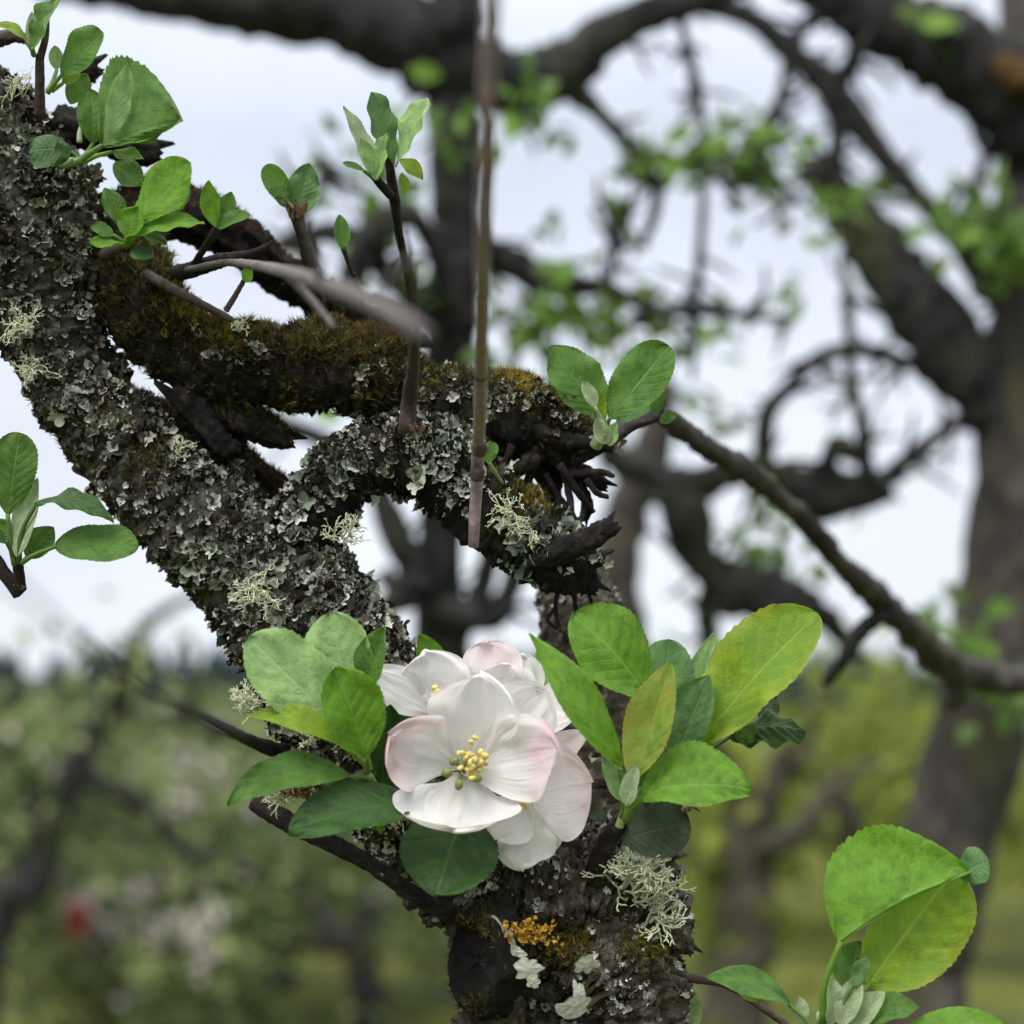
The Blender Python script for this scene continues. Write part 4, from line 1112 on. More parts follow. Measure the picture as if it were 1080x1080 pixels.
def crust(spots, mat, name, label):
    parts, tones = [], []
    for (a, b, off, w, h, rot) in spots:
        V, FC = [], []
        sg, rg = 40, 6
        c = Q((a, b, off)); r0 = random.random() * 30
        X = nrm(C2W((math.cos(rot), math.sin(rot), 0.1))); Y = nrm(C2W((-math.sin(rot), math.cos(rot), 0.35))); Z = np.cross(X, Y)
        for i in range(rg + 1):
            for j in range(sg):
                t = 6.28318 * j / sg
                q = 0.72 + 0.5 * noise.noise(Vector((math.cos(t) * 1.5 + r0, math.sin(t) * 1.5, 0))) + 0.42 * abs(math.cos(t * 2.5 + r0)) ** 0.5
                s = i / rg
                z = 1.8 * (1 - s ** 2) + 0.9 * noise.noise(Vector((math.cos(t) * s * 3 + r0, math.sin(t) * s * 3, 5))) + (1.2 * s ** 4)
                V.append(c + (X * math.cos(t) * w * 0.5 * q * s + Y * math.sin(t) * h * 0.5 * q * s + Z * z) * PXM)
        for i in range(rg):
            for j in range(sg):
                FC.append((i * sg + j, (i + 1) * sg + j, (i + 1) * sg + (j + 1) % sg, i * sg + (j + 1) % sg))
        o = mk(name, V, FC, mat, TREE, c, attrs={'tone': np.full(len(V), random.uniform(0.35, 0.9))})
        o['label'] = label
crust([(528, 985, 2.42, 38, 20, -0.8), (545, 1003, 2.45, 22, 12, -0.5), (553, 1020, 2.45, 36, 22, 0.2), (618, 1017, 2.88, 24, 18, 0.5), (602, 1062, 3.07, 34, 24, 0.3), (562, 1034, 2.5, 16, 16, 0), (610, 1045, 3.0, 12, 22, 0.1)], LICHEN_WHITE, 'lichen', 'pale whitish crust of lichen on the stump')
def orange_patch():
    pts = []
    V0 = []
    for k in range(150):
        a = rng.normal(0, 1, 2)
        V0.append(Q((558 + a[0] * 13 + a[1] * 3, 983 + a[1] * 7, 2.5 + 0.12 * rng.random())))
    X, f, tn = instances(FLAKES, np.array(V0), np.tile(C2W((-0.1, 0.5, 0.8)), (150, 1)), rng.uniform(1.6, 3.4, 150) * PXM, 1.2)
    o = mk('lichen', X, f, ORANGE, TREE, Q((556, 982, 2.4)), attrs={'tone': tn}); o['label'] = 'orange lichen patch on the stump'
orange_patch()

# shrubby lichen tufts
for (at, size, dr, n, sd, th) in [((672, 940, 1.2), 62, (0.45, 0.7, 0.35), 26, 1, 2.6), ((690, 965, 1.0), 46, (0.7, 0.2, 0.4), 16, 2, 2.4), ((660, 925, 1.4), 40, (0.0, 0.9, 0.4), 10, 12, 2.2),
                                  ((535, 540, 0.6), 44, (0.2, -0.1, 0.8), 16, 3, 1.6), ((358, 570, 0.2), 40, (0.35, 0.8, 0.4), 14, 4, 1.5), ((274, 625, 0.6), 46, (-0.1, 0.1, 0.9), 22, 5, 1.5),
                                  ((22, 345, 0.2), 40, (-0.3, 0.3, 0.8), 18, 6, 1.4), ((38, 385, 0.0), 36, (-0.6, -0.2, 0.6), 14, 7, 1.4), ((14, 100, 0.2), 40, (0.1, 0.9, 0.2), 9, 8, 1.1),
                                  ((268, 745, 0.4), 36, (-0.6, 0.3, 0.6), 18, 9, 1.6), ((190, 475, 0.2), 24, (0.4, 0.6, 0.6), 8, 10, 1.4), ((560, 560, 0.9), 24, (0.1, -0.6, 0.6), 8, 11, 1.4),
                                  ((300, 745, 0.9), 24, (-0.2, 0.6, 0.6), 12, 13, 1.6), ((250, 350, -0.2), 20, (0.2, 0.9, 0.2), 8, 14, 1.3)]:
    brush_tuft(TREE, at, size, dr, n, None, sd, th)

for at, dr, sd in (((318, 836, 1.7), (-0.2, 0.6, 0.6), 21), ((345, 832, 1.9), (0.3, 0.7, 0.5), 22), ((298, 846, 2.0), (-0.5, 0.4, 0.5), 23), ((420, 872, 1.2), (0.0, 0.5, 0.7), 24), ((395, 905, 1.2), (-0.2, -0.5, 0.6), 25), ((330, 780, 1.2), (-0.2, 0.5, 0.7), 26)):
    brush_tuft(TREE, at, 26, dr, 9, None, sd, 1.3)

# ------------------------------------------------------------------ leafy shoots
def shoot(at, frm, w0=8, w1=6, mat=STEM_G, label=None):
    a, b = Q(frm), Q(at)
    m = (a + b) / 2
    V, FC, q = tube(np.array([[*a, w0 * .5 * PXM], [*m, (w0 + w1) * .25 * PXM], [*b, w1 * .5 * PXM]]), 12, 12, lump=0.1)
    o = mk('leaf_shoot', V, FC, mat, TREE, a)
    if label: o['label'] = label
    return o

# left of the blossom
s = shoot((390, 818, 2.6), (405, 850, 1.2), 10, 7, label='fan of pale and dark leaves left of the blossom')
leaf(s, (374, 786, 3.0), (262, 672, 3.3), 74, 'pale', (388, 814, 2.6), hint=(0.15, 0.45, 1), fold=0.25, bend=0.05, kind='leaf', wpow=(0.95, 0.45), wave=0.10)
leaf(s, (382, 772, 2.5), (348, 646, 2.4), 76, 'pale', (390, 812, 2.5), hint=(-0.35, 0.4, 1), fold=0.25, bend=0.06, wpow=(0.9, 0.48), wave=0.10)
leaf(s, (386, 722, 2.8), (408, 662, 3.2), 40, 'mid', (386, 790, 2.6), hint=(-0.5, 0.2, 1), fold=0.5, twist=0.3)
leaf(s, (388, 800, 3.3), (352, 704, 3.6), 62, 'bright', (388, 814, 2.8), hint=(0.3, 0.2, 1), fold=0.55, bend=0.04, wpow=(0.8, 0.5))
leaf(s, (376, 798, 3.4), (260, 755, 3.6), 36, 'yellow', (388, 814, 2.8), hint=(0.2, 0.9, 0.7), bend=0.16, fold=0.3)
leaf(s, (370, 818, 3.2), (240, 850, 3.4), 46, 'mid', (390, 822, 2.8), hint=(-0.1, 0.85, 0.75), bend=0.2, fold=0.2, wave=0.05)
leaf(s, (436, 850, 2.6), (304, 878, 4.0), 66, 'dark', (446, 846, 2.0), hint=(-0.1, 0.75, 0.8), bend=0.1, fold=0.25, wpow=(0.72, 0.62))
leaf(s, (396, 816, 1.8), (412, 742, 2.2), 44, 'dark', (388, 818, 2.2), hint=(0.3, 0.2, 1), fold=0.3)
leaf(s, (424, 800, 1.2), (436, 700, 1.0), 40, 'dark', hint=(0.1, 0.2, 1), fold=0.3)
leaf(s, (408, 850, 1.6), (402, 790, 1.8), 40, 'dark', hint=(-0.2, 0.2, 1), fold=0.3)
leaf(s, (492, 855, 1.4), (458, 946, 2.8), 100, 'dark', hint=(-0.1, 0.35, 1), bend=0.06, fold=0.16, wpow=(0.6, 0.45))
leaf(s, (466, 726, -0.2), (440, 668, 0.2), 34, 'bright', hint=(0.4, 0.3, 1), fold=0.4)
leaf(s, (402, 880, 2.0), (398, 850, 2.2), 9, 'bright', hint=(0.4, 0.3, 1), fold=0.4)
leaf(s, (360, 826, 2.3), (345, 838, 2.9), 22, 'mid', (384, 822, 2.4), hint=(0.0, 0.6, 1), fold=0.3)

# right of the blossom
s = shoot((657, 858, 2.4), (653, 872, 2.3), 9, 7, label='upright cluster of bright and bronze leaves right of the blossom')
leaf(s, (655, 812, 3.0), (558, 668, 3.0), 44, 'bright', (656, 862, 2.4), hint=(0.35, 0.55, 0.8), sbend=-0.06, bend=0.12, fold=0.2, ser=0.06)
leaf(s, (684, 735, 1.9), (604, 648, 2.3), 84, 'bright', (664, 840, 2.2), hint=(0.25, 0.5, 1), fold=0.22, bend=0.09, wpow=(0.72, 0.45), ser=0.05)
leaf(s, (668, 822, 3.0), (707, 698, 3.0), 50, 'bronze', (660, 858, 2.6), hint=(-0.45, 0.2, 1), fold=0.45, bend=-0.03)
leaf(s, (690, 800, 1.2), (706, 674, 1.0), 66, 'blue', (666, 850, 2.0), hint=(-0.1, 0.3, 1), fold=0.15, wpow=(0.7, 0.45))
leaf(s, (722, 800, 1.7), (862, 646, 2.0), 84, 'yellow', (668, 850, 2.0), 7, hint=(-0.35, 0.35, 1), fold=0.28, bend=0.04, wpow=(0.95, 0.5), wave=0.10, ser=0.06, asym=(1.15, 0.85))
leaf(s, (728, 776, 1.0), (752, 668, 0.8), 46, 'pale', (672, 846, 1.8), hint=(0.4, 0.3, 1), fold=0.4, wave=0.08)
leaf(s, (712, 800, 1.9), (748, 712, 2.1), 50, 'blue', (668, 848, 2.2), hint=(-0.5, 0.2, 1), fold=0.4)
leaf(s, (770, 776, 1.2), (850, 772, 1.4), 46, 'dark', (680, 850, 1.6), hint=(0.0, 0.75, 0.65), fold=-0.35, bend=0.16, wave=0.22, quilt=0.10)
leaf(s, (776, 778, 1.5), (800, 770, 1.7), 26, 'mid', hint=(0.0, 0.5, 0.8), fold=0.3, wave=0.25)
leaf(s, (800, 756, 0.6), (820, 735, 0.6), 26, 'olive', hint=(0.0, 0.5, 0.8), fold=0.2)
leaf(s, (676, 842, 3.1), (794, 835, 3.2), 80, 'bright', (660, 864, 2.6), 7, hint=(-0.05, 0.75, 0.75), bend=0.16, fold=0.15, ser=0.06, asym=(1.2, 0.7), wpow=(0.6, 0.6))
leaf(s, (590, 745, 0.2), (566, 686, 0.2), 46, 'pale', hint=(0.3, 0.3, 1), fold=0.2)
leaf(s, (655, 885, 1.3), (728, 866, 1.6), 62, 'olive', hint=(-0.1, 0.4, 1), fold=0.1, bend=0.03, wpow=(0.7, 0.4), ser=0.02)
leaf(s, (656, 846, 2.8), (636, 800, 2.8), 22, 'pale', hint=(0.6, 0.3, 1), fold=0.4, ser=0)
leaf(s, (660, 850, 3.0), (672, 806, 3.2), 20, 'silver', hint=(-0.4, 0.3, 1), fold=0.5, ser=0)
leaf(s, (676, 830, 2.0), (700, 780, 1.9), 34, 'mid', hint=(-0.2, 0.3, 1), fold=0.3)
leaf(s, (640, 866, 1.9), (612, 846, 1.9), 16, 'olive', hint=(0, 0.3, 1), fold=0.3)

# lower right shoot
s = shoot((866, 1070, 3.0), (866, 1118, 1.9), 14, 10, label='leafy shoot with a large bright leaf at lower right')
leaf(s, (884, 994, 3.5), (1024, 920, 3.2), 112, 'bright', (868, 1078, 3.0), 7, hint=(-0.2, 0.5, 0.9), bend=0.06, fold=0.14, wpow=(0.5, 0.62), ser=0.05, asym=(1.42, 0.06), sbend=-0.03)
leaf(s, (1010, 922, 2.9), (1043, 908, 3.2), 38, 'blue', hint=(-0.3, 0.3, 0.8), fold=0.1, kind='round', bend=0.1)
leaf(s, (914, 1040, 2.9), (1008, 916, 2.6), 88, 'yellow', (884, 1084, 2.8), 7, hint=(-0.2, -0.1, 1), fold=0.12, bend=-0.04, wpow=(0.62, 0.45), ser=0.04, asym=(0.9, 1.25))
leaf(s, (894, 1046, 2.5), (906, 992, 2.2), 48, 'mid', hint=(0.1, 0.3, 1), fold=0.2)
leaf(s, (834, 1060, 2.6), (744, 1030, 2.6), 34, 'mid', (860, 1090, 2.6), hint=(0.1, 0.8, 0.7), bend=0.16, fold=0.15, ser=0.05)
leaf(s, (902, 1074, 3.2), (970, 1062, 3.4), 34, 'mid', (876, 1090, 3.0), hint=(0.0, 0.8, 0.7), bend=0.10, fold=0.2, wave=0.08, ser=0.06)
leaf(s, (950, 1092, 3.4), (1066, 1084, 3.4), 40, 'bright', (880, 1110, 3.0), hint=(0.0, 0.85, 0.6), bend=0.1, fold=0.1)
leaf(s, (876, 1080, 3.3), (876, 1030, 3.5), 26, 'silver', hint=(0.6, 0.2, 1), fold=0.6, ser=0)
leaf(s, (886, 1082, 3.4), (908, 1028, 3.5), 26, 'silver', hint=(-0.5, 0.2, 1), fold=0.5, ser=0)
leaf(s, (892, 1086, 3.3), (934, 1046, 3.4), 28, 'silver', hint=(-0.5, 0.5, 1), fold=0.5, ser=0)
leaf(s, (898, 1040, 3.5), (916, 1010, 3.5), 18, 'blue', (880, 1080, 3.2), hint=(-0.5, 0.2, 1), fold=0.5, ser=0)
leaf(s, (846, 1080, 2.4), (842, 1050, 2.4), 16, 'silver', hint=(0.2, 0.2, 1), fold=0.5, ser=0)
leaf(s, (700, 1090, -0.6), (728, 1036, -0.6), 56, 'pale', hint=(0, 0.3, 1), fold=0.15)
leaf(s, (770, 1040, 2.2), (784, 1022, 2.4), 10, 'yellow', hint=(0.3, 0.3, 1), fold=0.3, ser=0)
leaf(s, (776, 1042, 2.2), (802, 1056, 2.4), 14, 'yellow', hint=(0.1, 0.6, 1), fold=0.3, ser=0)

# top left: tall sprig
s = shoot((42, 60, 0.8), (42, 122, 0.2), 12, 9, TWIG, label='upright sprig with curled young leaves at the top of the limb')
V, FC, q = tube(np.array([[*Q((42, 62, 0.8)), 4.5 * PXM], [*Q((48, 40, 0.9)), 3.6 * PXM], [*Q((50, 18, 0.9)), 2.5 * PXM]]), 10, 10)
mk('stem', V, FC, TWIG, s, Q((42, 62, 0.8)))
leaf(s, (64, 80, 1.0), (108, 33, 1.4), 44, 'mid', (50, 98, 0.8), hint=(-0.35, 0.3, 1), fold=0.22, kind='leaf', wpow=(0.8, 0.42))
leaf(s, (34, 52, 1.1), (68, -8, 1.4), 36, 'mid', (36, 58, 0.9), hint=(-0.6, 0.3, 0.8), fold=0.5, twist=0.6, wave=0.15)
leaf(s, (32, 50, 1.0), (34, 12, 1.1), 12, 'silver', hint=(0.3, 0.2, 1), fold=0.5, ser=0)
leaf(s, (28, 44, 0.9), (-8, 28, 1.2), 20, 'yellow', (36, 58, 0.8), hint=(0, 0.8, 0.7), bend=0.18, fold=0.3)
leaf(s, (60, 74, 0.8), (58, 48, 0.8), 15, 'pale', (50, 96, 0.8), hint=(0.2, 0.2, 1), fold=0.5)
leaf(s, (66, 88, 0.6), (86, 74, 0.6), 20, 'yellow', (54, 96, 0.6), hint=(0.2, 0.6, 0.8), fold=0.3)
leaf(s, (74, 110, 0.4), (92, 78, 0.3), 26, 'mid', hint=(0.2, 0.4, 0.8), fold=0.3)
s = shoot((84, 170, 1.8), (66, 172, 0.0), 12, 8, label='large upright leaf and round dark leaf on the upper limb')
leaf(s, (106, 154, 2.0), (192, 127, 2.2), 92, 'mid', (82, 172, 1.8), 7, hint=(-0.1, 0.2, 1), fold=0.12, wpow=(0.62, 0.62), wave=0.05, asym=(1.8, 0.2))
leaf(s, (112, 152, 1.9), (182, 132, 1.9), 30, 'bright', hint=(-0.1, 0.7, 0.7), fold=0.1)
leaf(s, (113, 150, 2.3), (134, 66, 2.3), 26, 'pale', hint=(0.7, 0.2, 0.8), fold=0.3, wave=0.1)
leaf(s, (98, 152, 1.4), (94, 94, 1.4), 36, 'mid', (84, 168, 1.6), hint=(0.4, 0.4, 0.9), fold=0.35, bend=0.12)
leaf(s, (88, 128, 1.3), (104, 126, 1.2), 24, 'silver', (84, 150, 1.4), hint=(0.1, 0.6, 0.9), fold=0.4, ser=0)
leaf(s, (76, 160, 1.6), (30, 160, 1.8), 46, 'dark', (84, 170, 1.6), hint=(0.1, 0.5, 0.9), fold=-0.15, bend=0.12, kind='round')
leaf(s, (70, 168, 1.9), (60, 148, 2.0), 18, 'dark', hint=(0.6, 0.3, 0.9), fold=0.3)
leaf(s, (118, 160, 1.6), (152, 168, 1.6), 22, 'bright', (90, 170, 1.6), hint=(0.0, 0.8, 0.7), fold=0.2)
s = shoot((134, 258, 1.8), (110, 268, 0.6), 12, 9, TWIG, label='spreading light green rosette on the upper limb')
leaf(s, (142, 236, 2.1), (202, 172, 2.3), 56, 'bright', (136, 256, 1.9), hint=(-0.2, 0.5, 1), fold=0.2, wpow=(0.7, 0.45))
leaf(s, (150, 238, 1.9), (200, 200, 1.9), 40, 'bright', (138, 256, 1.8), hint=(0.1, 0.7, 0.8), fold=0.2)
leaf(s, (130, 236, 2.0), (110, 198, 2.1), 24, 'mid', (134, 256, 1.9), hint=(0.3, 0.4, 1), fold=0.3)
leaf(s, (142, 250, 2.3), (216, 236, 2.4), 28, 'bright', (136, 258, 2.0), hint=(0, 0.8, 0.7), fold=0.2, bend=0.1, wave=0.12)
leaf(s, (120, 248, 2.1), (96, 238, 2.2), 18, 'mid', (134, 258, 1.9), hint=(0.1, 0.6, 0.8), fold=0.2)
leaf(s, (122, 256, 2.2), (94, 256, 2.4), 18, 'bright', (134, 260, 1.9), hint=(0.1, 0.7, 0.8), fold=0.2)
leaf(s, (134, 250, 2.3), (146, 218, 2.4), 34, 'bright', (134, 258, 2.0), hint=(-0.3, 0.4, 1), fold=0.35)
leaf(s, (138, 262, 2.0), (162, 272, 2.2), 24, 'dark', hint=(0, 0.6, 0.8), fold=0.2)
leaf(s, (150, 246, 2.1), (176, 258, 2.3), 18, 'mid', (136, 258, 1.9), hint=(0, 0.8, 0.6), fold=0.3)
leaf(s, (120, 172, 1.2), (150, 196, 1.0), 34, 'mid', hint=(0, 0.5, 0.8), fold=0.2)
s = shoot((228, 240, 1.0), (222, 254, 0.8), 8, 7, TWIG_DARK, label='small pointed leaves beside the upper limb')
leaf(s, (228, 240, 1.1), (221, 190, 1.2), 24, 'bright', hint=(-0.5, 0.3, 1), fold=0.4)
leaf(s, (230, 241, 1.2), (264, 226, 1.4), 22, 'mid', hint=(-0.2, 0.6, 0.8), fold=0.35, bend=0.06)
leaf(s, (234, 238, 0.9), (244, 202, 1.0), 20, 'mid', hint=(0.2, 0.3, 1), fold=0.4)
s = shoot((257, 296, 0.8), (254, 302, 0.8), 5, 5, TWIG, label='tiny leaf on a thin twig')
leaf(s, (257, 297, 0.8), (266, 284, 0.9), 16, 'bright', hint=(-0.2, 0.3, 1), fold=0.3)
s = shoot((312, 222, -0.8), (322, 262, -2.2), 12, 16, TWIG, label='small sprig on a brown bud against the sky')
leaf(s, (310, 222, -0.8), (280, 174, -0.6), 26, 'mid', hint=(-0.2, 0.3, 1), fold=0.25, wpow=(0.8, 0.42))
leaf(s, (314, 222, -0.9), (326, 172, -0.8), 34, 'blue', hint=(0.1, 0.2, 1), fold=0.3, wave=0.1)
leaf(s, (304, 218, -0.7), (290, 208, -0.6), 10, 'dark', hint=(0, 0.5, 1), fold=0.3)
leaf(s, (318, 226, -1.2), (332, 192, -2.0), 26, 'blue', hint=(0.1, 0.2, 1), fold=0.3)
s = shoot((362, 262, -0.8), (372, 290, -2.5), 5, 6, TWIG, label='single narrow leaf tip against the sky')
leaf(s, (362, 264, -0.8), (358, 226, -0.8), 18, 'mid', hint=(0.3, 0.2, 1), fold=0.4)
# top middle sprig on a dark stem
s = shoot((404, 124, 0.6), (416, 212, -0.4), 12, 6, TWIG_DARK, label='opening downy leaves on a dark stem against the sky')
V, FC, q = tube(np.array([[*Q((416, 208, -0.4)), 6 * PXM], [*Q((420, 240, -2.5)), 5 * PXM], [*Q((430, 290, -5.0)), 5 * PXM], [*Q((436, 330, -7.0)), 6 * PXM], [*Q((432, 368, -8.2)), 8 * PXM]]), 24, 12, lump=0.1)
mk('stem', V, FC, TWIG_DARK, s, Q((416, 208, -0.4)))
V, FC, q = tube(np.array([[*Q((412, 206, 0.0)), 5 * PXM], [*Q((398, 190, 0.5)), 4.5 * PXM], [*Q((390, 176, 0.7)), 3 * PXM]]), 10, 10)
mk('stem', V, FC, TWIG_DARK, s, Q((412, 206, 0)))
leaf(s, (398, 190, 0.8), (362, 112, 1.2), 22, 'silver', hint=(0.6, 0.3, 0.9), fold=0.6, wave=0.1)
leaf(s, (396, 190, 1.0), (408, 140, 1.2), 24, 'pale', hint=(-0.5, 0.3, 1), fold=0.5, twist=0.5, wave=0.12)
leaf(s, (394, 184, 1.1), (380, 146, 1.3), 18, 'pale', hint=(0.3, 0.3, 1), fold=0.5)
leaf(s, (416, 176, 0.7), (391, 97, 1.0), 34, 'blue', hint=(0.7, 0.25, 0.9), fold=0.35, wpow=(1.1, 0.55), wave=0.15)
leaf(s, (417, 176, 0.7), (450, 103, 1.0), 34, 'pale', hint=(-0.75, 0.25, 0.9), fold=0.35, wpow=(1.1, 0.6), wave=0.15)
leaf(s, (422, 168, 0.2), (446, 190, 0.4), 18, 'yellow', hint=(0.0, 0.6, 0.8), fold=0.3, bend=0.1)
leaf(s, (424, 182, 0.1), (428, 206, 0.2), 12, 'yellow', hint=(0.3, 0.2, 0.8), fold=0.3)
leaf(s, (384, 180, 0.5), (361, 172, 0.6), 12, 'mid', (398, 192, 0.4), hint=(0.0, 0.7, 0.8), fold=0.3)
# right end of the mossy branch
s = shoot((640, 452, 0.4), (628, 470, 0.0), 14, 10, label='pair of broad leaves at the snapped end of the mossy branch')
leaf(s, (634, 436, 0.5), (580, 364, 0.6), 56, 'mid', (640, 454, 0.4), hint=(0.1, 0.35, 1), fold=0.2, wave=0.1, ser=0.06)
leaf(s, (642, 442, 0.8), (705, 364, 0.9), 56, 'mid', (640, 454, 0.5), hint=(-0.15, 0.3, 1), fold=0.22, wpow=(0.72, 0.45), ser=0.05)
leaf(s, (628, 430, 0.9), (614, 402, 1.0), 16, 'silver', (638, 452, 0.5), hint=(0.3, 0.3, 1), fold=0.5)
leaf(s, (632, 452, 0.6), (632, 412, 0.7), 16, 'yellow', hint=(0.3, 0.3, 1), fold=0.4, ser=0)
leaf(s, (640, 468, 0.7), (630, 440, 0.9), 18, 'silver', hint=(-0.3, 0.3, 1), fold=0.5, ser=0)
leaf(s, (642, 470, 0.7), (650, 446, 0.9), 16, 'pale', hint=(-0.3, 0.3, 1), fold=0.5, ser=0)
leaf(s, (650, 446, 0.0), (700, 414, -0.2), 30, 'blue', (642, 456, 0.4), hint=(-0.2, 0.6, 0.8), fold=0.3)
leaf(s, (692, 438, 0.3), (698, 394, 0.2), 20, 'mid', hint=(-0.5, 0.3, 0.8), fold=0.4)
leaf(s, (696, 446, 0.3), (714, 436, 0.3), 14, 'mid', hint=(-0.2, 0.5, 0.8), fold=0.3)
# leaf caught behind the hanging shoot
s = shoot((516, 488, 0.8), (530, 510, -0.2), 4, 4, label='small leaf in the fork of the branches')
leaf(s, (514, 488, 0.9), (520, 466, 1.0), 18, 'mid', hint=(-0.2, 0.3, 1), fold=0.2, kind='round')
# left edge
rows = [(46, 326, D0 - .004, 14), (-30, 380, D0 - .012, 12), (-60, 470, D0 - .014, 12), (-40, 545, D0 - .018, 14), (-4, 592, D0 - .02, 15), (20, 628, D0 - .02, 12)]
twig(rows)
s = shoot((19, 594, 0.8), (21, 622, 0.5), 14, 11, TWIG_DARK, label='rosette of leaves at the left edge against the sky')
leaf(s, (8, 544, 1.2), (20, 456, 1.4), 48, 'mid', (16, 596, 0.9), 6, hint=(0.15, 0.3, 1), fold=0.18, wpow=(0.8, 0.42))
leaf(s, (18, 588, 1.1), (40, 504, 1.0), 30, 'silver', hint=(-0.3, 0.3, 1), fold=0.5, ser=0)
leaf(s, (36, 532, 1.3), (120, 552, 1.5), 34, 'dark', (20, 594, 1.0), 5, hint=(0.1, 0.8, 0.55), bend=0.16, fold=0.25, wave=0.14)
leaf(s, (58, 576, 1.3), (146, 578, 1.5), 50, 'mid', (22, 594, 1.0), 5, hint=(0, 0.6, 0.8), fold=0.2, bend=0.06, wpow=(0.62, 0.45))
leaf(s, (28, 588, 0.9), (57, 556, 0.8), 32, 'mid', (20, 596, 0.8), hint=(-0.1, 0.3, 1), fold=0.2)
leaf(s, (12, 572, 0.8), (-6, 548, 0.8), 26, 'mid', (18, 594, 0.8), hint=(0.1, 0.3, 1), fold=0.2)
leaf(s, (6, 570, 1.2), (-10, 560, 1.4), 16, 'dark', (16, 594, 0.9), hint=(0.1, 0.7, 0.8), fold=0.2)

# dry bud scales and old bud heads
def buds(spots):
    for (a, b, off, w, dr) in spots:
        parts = []
        for k in range(9):
            an = k * 2.4; c = Q((a + math.cos(an) * w * 0.22, b + math.sin(an) * w * 0.2, off + 0.05 * math.sin(an * 1.7)))
            d = nrm(C2W(np.array(dr) + np.array([math.cos(an), math.sin(an), 0.3]) * 0.6))
            s_ = nrm(np.cross(d, C2W((math.sin(an), -math.cos(an), 0.4))))
            n_ = np.cross(s_, d); L = w * 0.55 * PXM
            V = []
            for i in range(5):
                t = i / 4; ww = math.sin(math.pi * (0.15 + 0.85 * t) ** 0.8) * 0.32 * L
                for u in (-1, 0, 1):
                    V.append(c + d * L * t + s_ * u * ww + n_ * (0.25 * L * t * t - 0.12 * L * u * u))
            FC = [(i * 3 + j, i * 3 + j + 1, i * 3 + j + 4, i * 3 + j + 3) for i in range(4) for j in range(2)]
            parts.append((np.array(V), FC))
        V, FC = join(parts)
        mk('bud', V, FC, BUD, TREE, Q((a, b, off)))
buds([(300, 830, 1.6, 30, (-0.4, 0.6, 0.5)), (330, 842, 1.9, 30, (0.2, 0.6, 0.6)), (318, 818, 1.4, 26, (0.0, 0.8, 0.4)), (312, 226, -0.7, 26, (0, 1, 0.2)), (775, 1038, 2.0, 20, (0.2, 0.8, 0.4)), (318, 832, 2.0, 36, (-0.2, 0.6, 0.6)), (345, 826, 2.2, 28, (0.1, 0.8, 0.5)), (652, 470, 0.6, 18, (0, 0.8, 0.5)), (726, 850, 1.6, 18, (0.4, -0.4, 0.4)), (596, 424, 0.5, 22, (0, 0.8, 0.5)), (305, 838, 2.1, 24, (0.4, 0.5, 0.5)), (440, 456, 2.2, 18, (0, 0.8, 0.5)), (20, 622, 0.6, 14, (0, 0.8, 0.5))])

# ------------------------------------------------------------------ the blossom
def ellipsoids(specs, seg=10, rg=7):
    parts = []
    for (c, ax, ln, rd) in specs:
        ax = nrm(ax); a = nrm(np.cross(ax, np.array([0.31, 0.77, 0.2]))); b = np.cross(ax, a)
        V, FC = [], []
        for i in range(rg):
            t = math.pi * i / (rg - 1)
            for j in range(seg):
                q = 6.28318 * j / seg
                k = 1 + 0.12 * math.cos(2 * q)
                V.append(c + ax * math.cos(t) * ln * 0.5 + (a * math.cos(q) + b * math.sin(q)) * max(math.sin(t), 0.02) * rd * k)
        for i in range(rg - 1):
            for j in range(seg):
                FC.append((i * seg + j, (i + 1) * seg + j, (i + 1) * seg + (j + 1) % seg, i * seg + (j + 1) % seg))
        parts.append((np.array(V), FC))
    return parts

